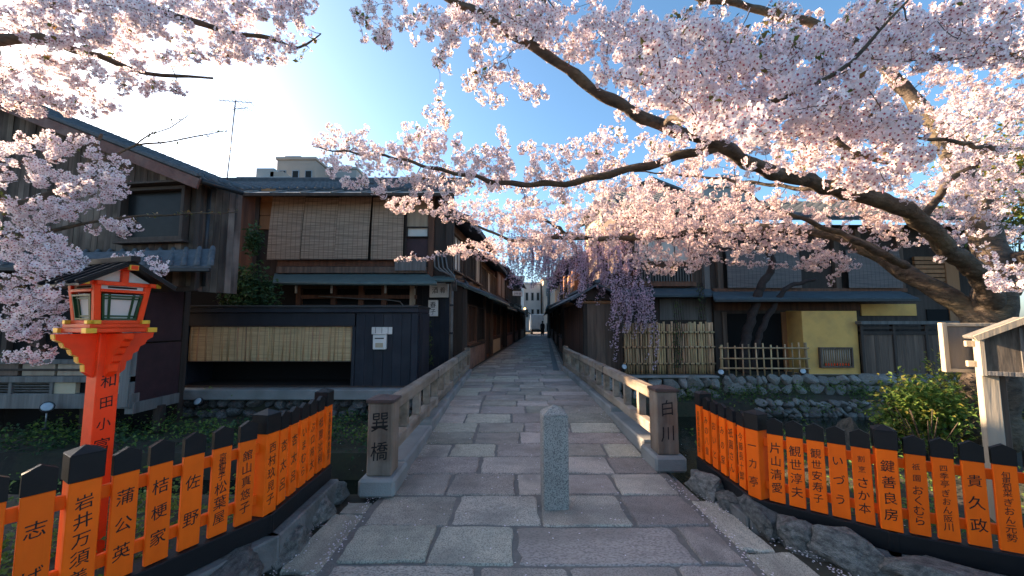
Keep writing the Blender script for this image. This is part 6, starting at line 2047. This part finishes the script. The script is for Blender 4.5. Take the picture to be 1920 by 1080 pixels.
# ivy climbing by the entrance and on the bamboo fence
def ivy(label, u0, u1, v0, v1, Y, n, m='leaf_ivy', size=.07):
    t = thing('climbing_ivy', label, 'ivy')
    C = np.array([list(at(random.uniform(u0, u1) + 4 * math.sin(i), v0 + (v1 - v0) * random.random(), Y + random.uniform(-.08, .05))) for i in range(n)])
    leaves('leaves', C, size, [M[m]], t, up=0)
    mb = MB()
    for k in range(4):
        u = u0 + (u1 - u0) * (k + .5) / 4
        mb.tube([at(u, v1, Y), at(u + 4, (v0 + v1) / 2, Y), at(u - 2, v0, Y)], .012, 4, cap=False)
    mb.build('stems', M['bark_dark'], t, kind='stuff')


ivy('ivy climbing in the gap between the navy booth and the blue entrance', 782, 808, 600, 690, 10.6, 420)
ivy('thin green creeper hanging on the closed bamboo fence', 1262, 1278, 560, 690, 12.2, 170, 'leaf_ivy', .06)
ivy('short creeper hanging under the eave beside the bamboo fence', 1308, 1320, 530, 600, 12.5, 80, 'leaf_ivy', .06)


def plants(name, pts, size, m, label=None, blade=False):
    C = np.array(pts)
    return leaves(name, C, size, [M[m]], None, up=1.0 if blade else .5, tv=[(0, 0, 0), (.09, .1, .4), (0, 0, .5), (-.09, .1, .4), (0, .25, .95)] if blade else None)


def scatter(n, x0, x1, y0, y1, z0, z1):
    return [(random.uniform(x0, x1), random.uniform(y0, y1), z0 + (z1 - z0) * random.random() ** 1.6) for _ in range(n)]


def tufts(n, x0, x1, y0, y1, z, h, k=26, r=.13):
    out = []
    for _ in range(n):
        cx, cy, s_ = random.uniform(x0, x1), random.uniform(y0, y1), random.uniform(.6, 1.3)
        for _ in range(int(k * s_)):
            a, b = random.gauss(0, r * s_), random.gauss(0, r * s_)
            out.append((cx + a, cy + b, z + h * s_ * random.random() * max(.1, 1 - (a * a + b * b) / (6 * r * r))))
    return out


plants('bank_plants', tufts(70, -9, -1.9, 6.65, 8.0, -.48, .32, 46, .17) + tufts(30, -3.6, -1.6, 8.2, 8.7, -.45, .25), .075, 'leaf_dark')
plants('bank_leaves', tufts(60, -9, -2.2, 6.7, 8.0, -.4, .34, 30, .15), .06, 'leaf')
plants('ledge_weeds', tufts(9, -7.6, -5.6, 8.66, 8.9, .06, .14, 22, .06), .055, 'leaf')
plants('fence_side_weeds', tufts(80, -4.6, -2.25, 1.5, 3.9, -.03, .34, 46, .1) + tufts(24, -2.2, -1.85, 2.7, 3.8, -.03, .22, 30, .07), .045, 'leaf')
plants('fence_side_plants', tufts(70, 2.6, 5.6, 2.9, 5.8, -.03, .28, 38, .12), .05, 'leaf')
plants('far_bank_plants', tufts(30, 4.5, 8.2, 11.0, 11.8, -.5, .35, 34, .18) + tufts(14, 9.5, 12.5, 11.1, 11.8, -.5, .35, 34, .16) + tufts(14, 1.9, 4.8, 11.0, 11.5, -.7, .25, 26, .15), .08, 'leaf_ivy')
plants('wall_plants', tufts(26, 3.4, 13, 11.72, 11.86, -.35, .3, 30, .1) + tufts(16, 5.5, 11, 10.75, 10.9, -.75, .25, 26, .09), .06, 'leaf')
plants('kerb_weeds', tufts(5, 2.9, 3.3, 2.2, 2.42, .02, .1, 30, .03), .022, 'leaf')
petals_on('fallen_petal_drift', [((2.3, 3.3), (3.6, 2.7), .14), ((-2.0, 2.9), (-2.5, 1.9), .14)], 420)
bpy.data.objects.remove(_fo)
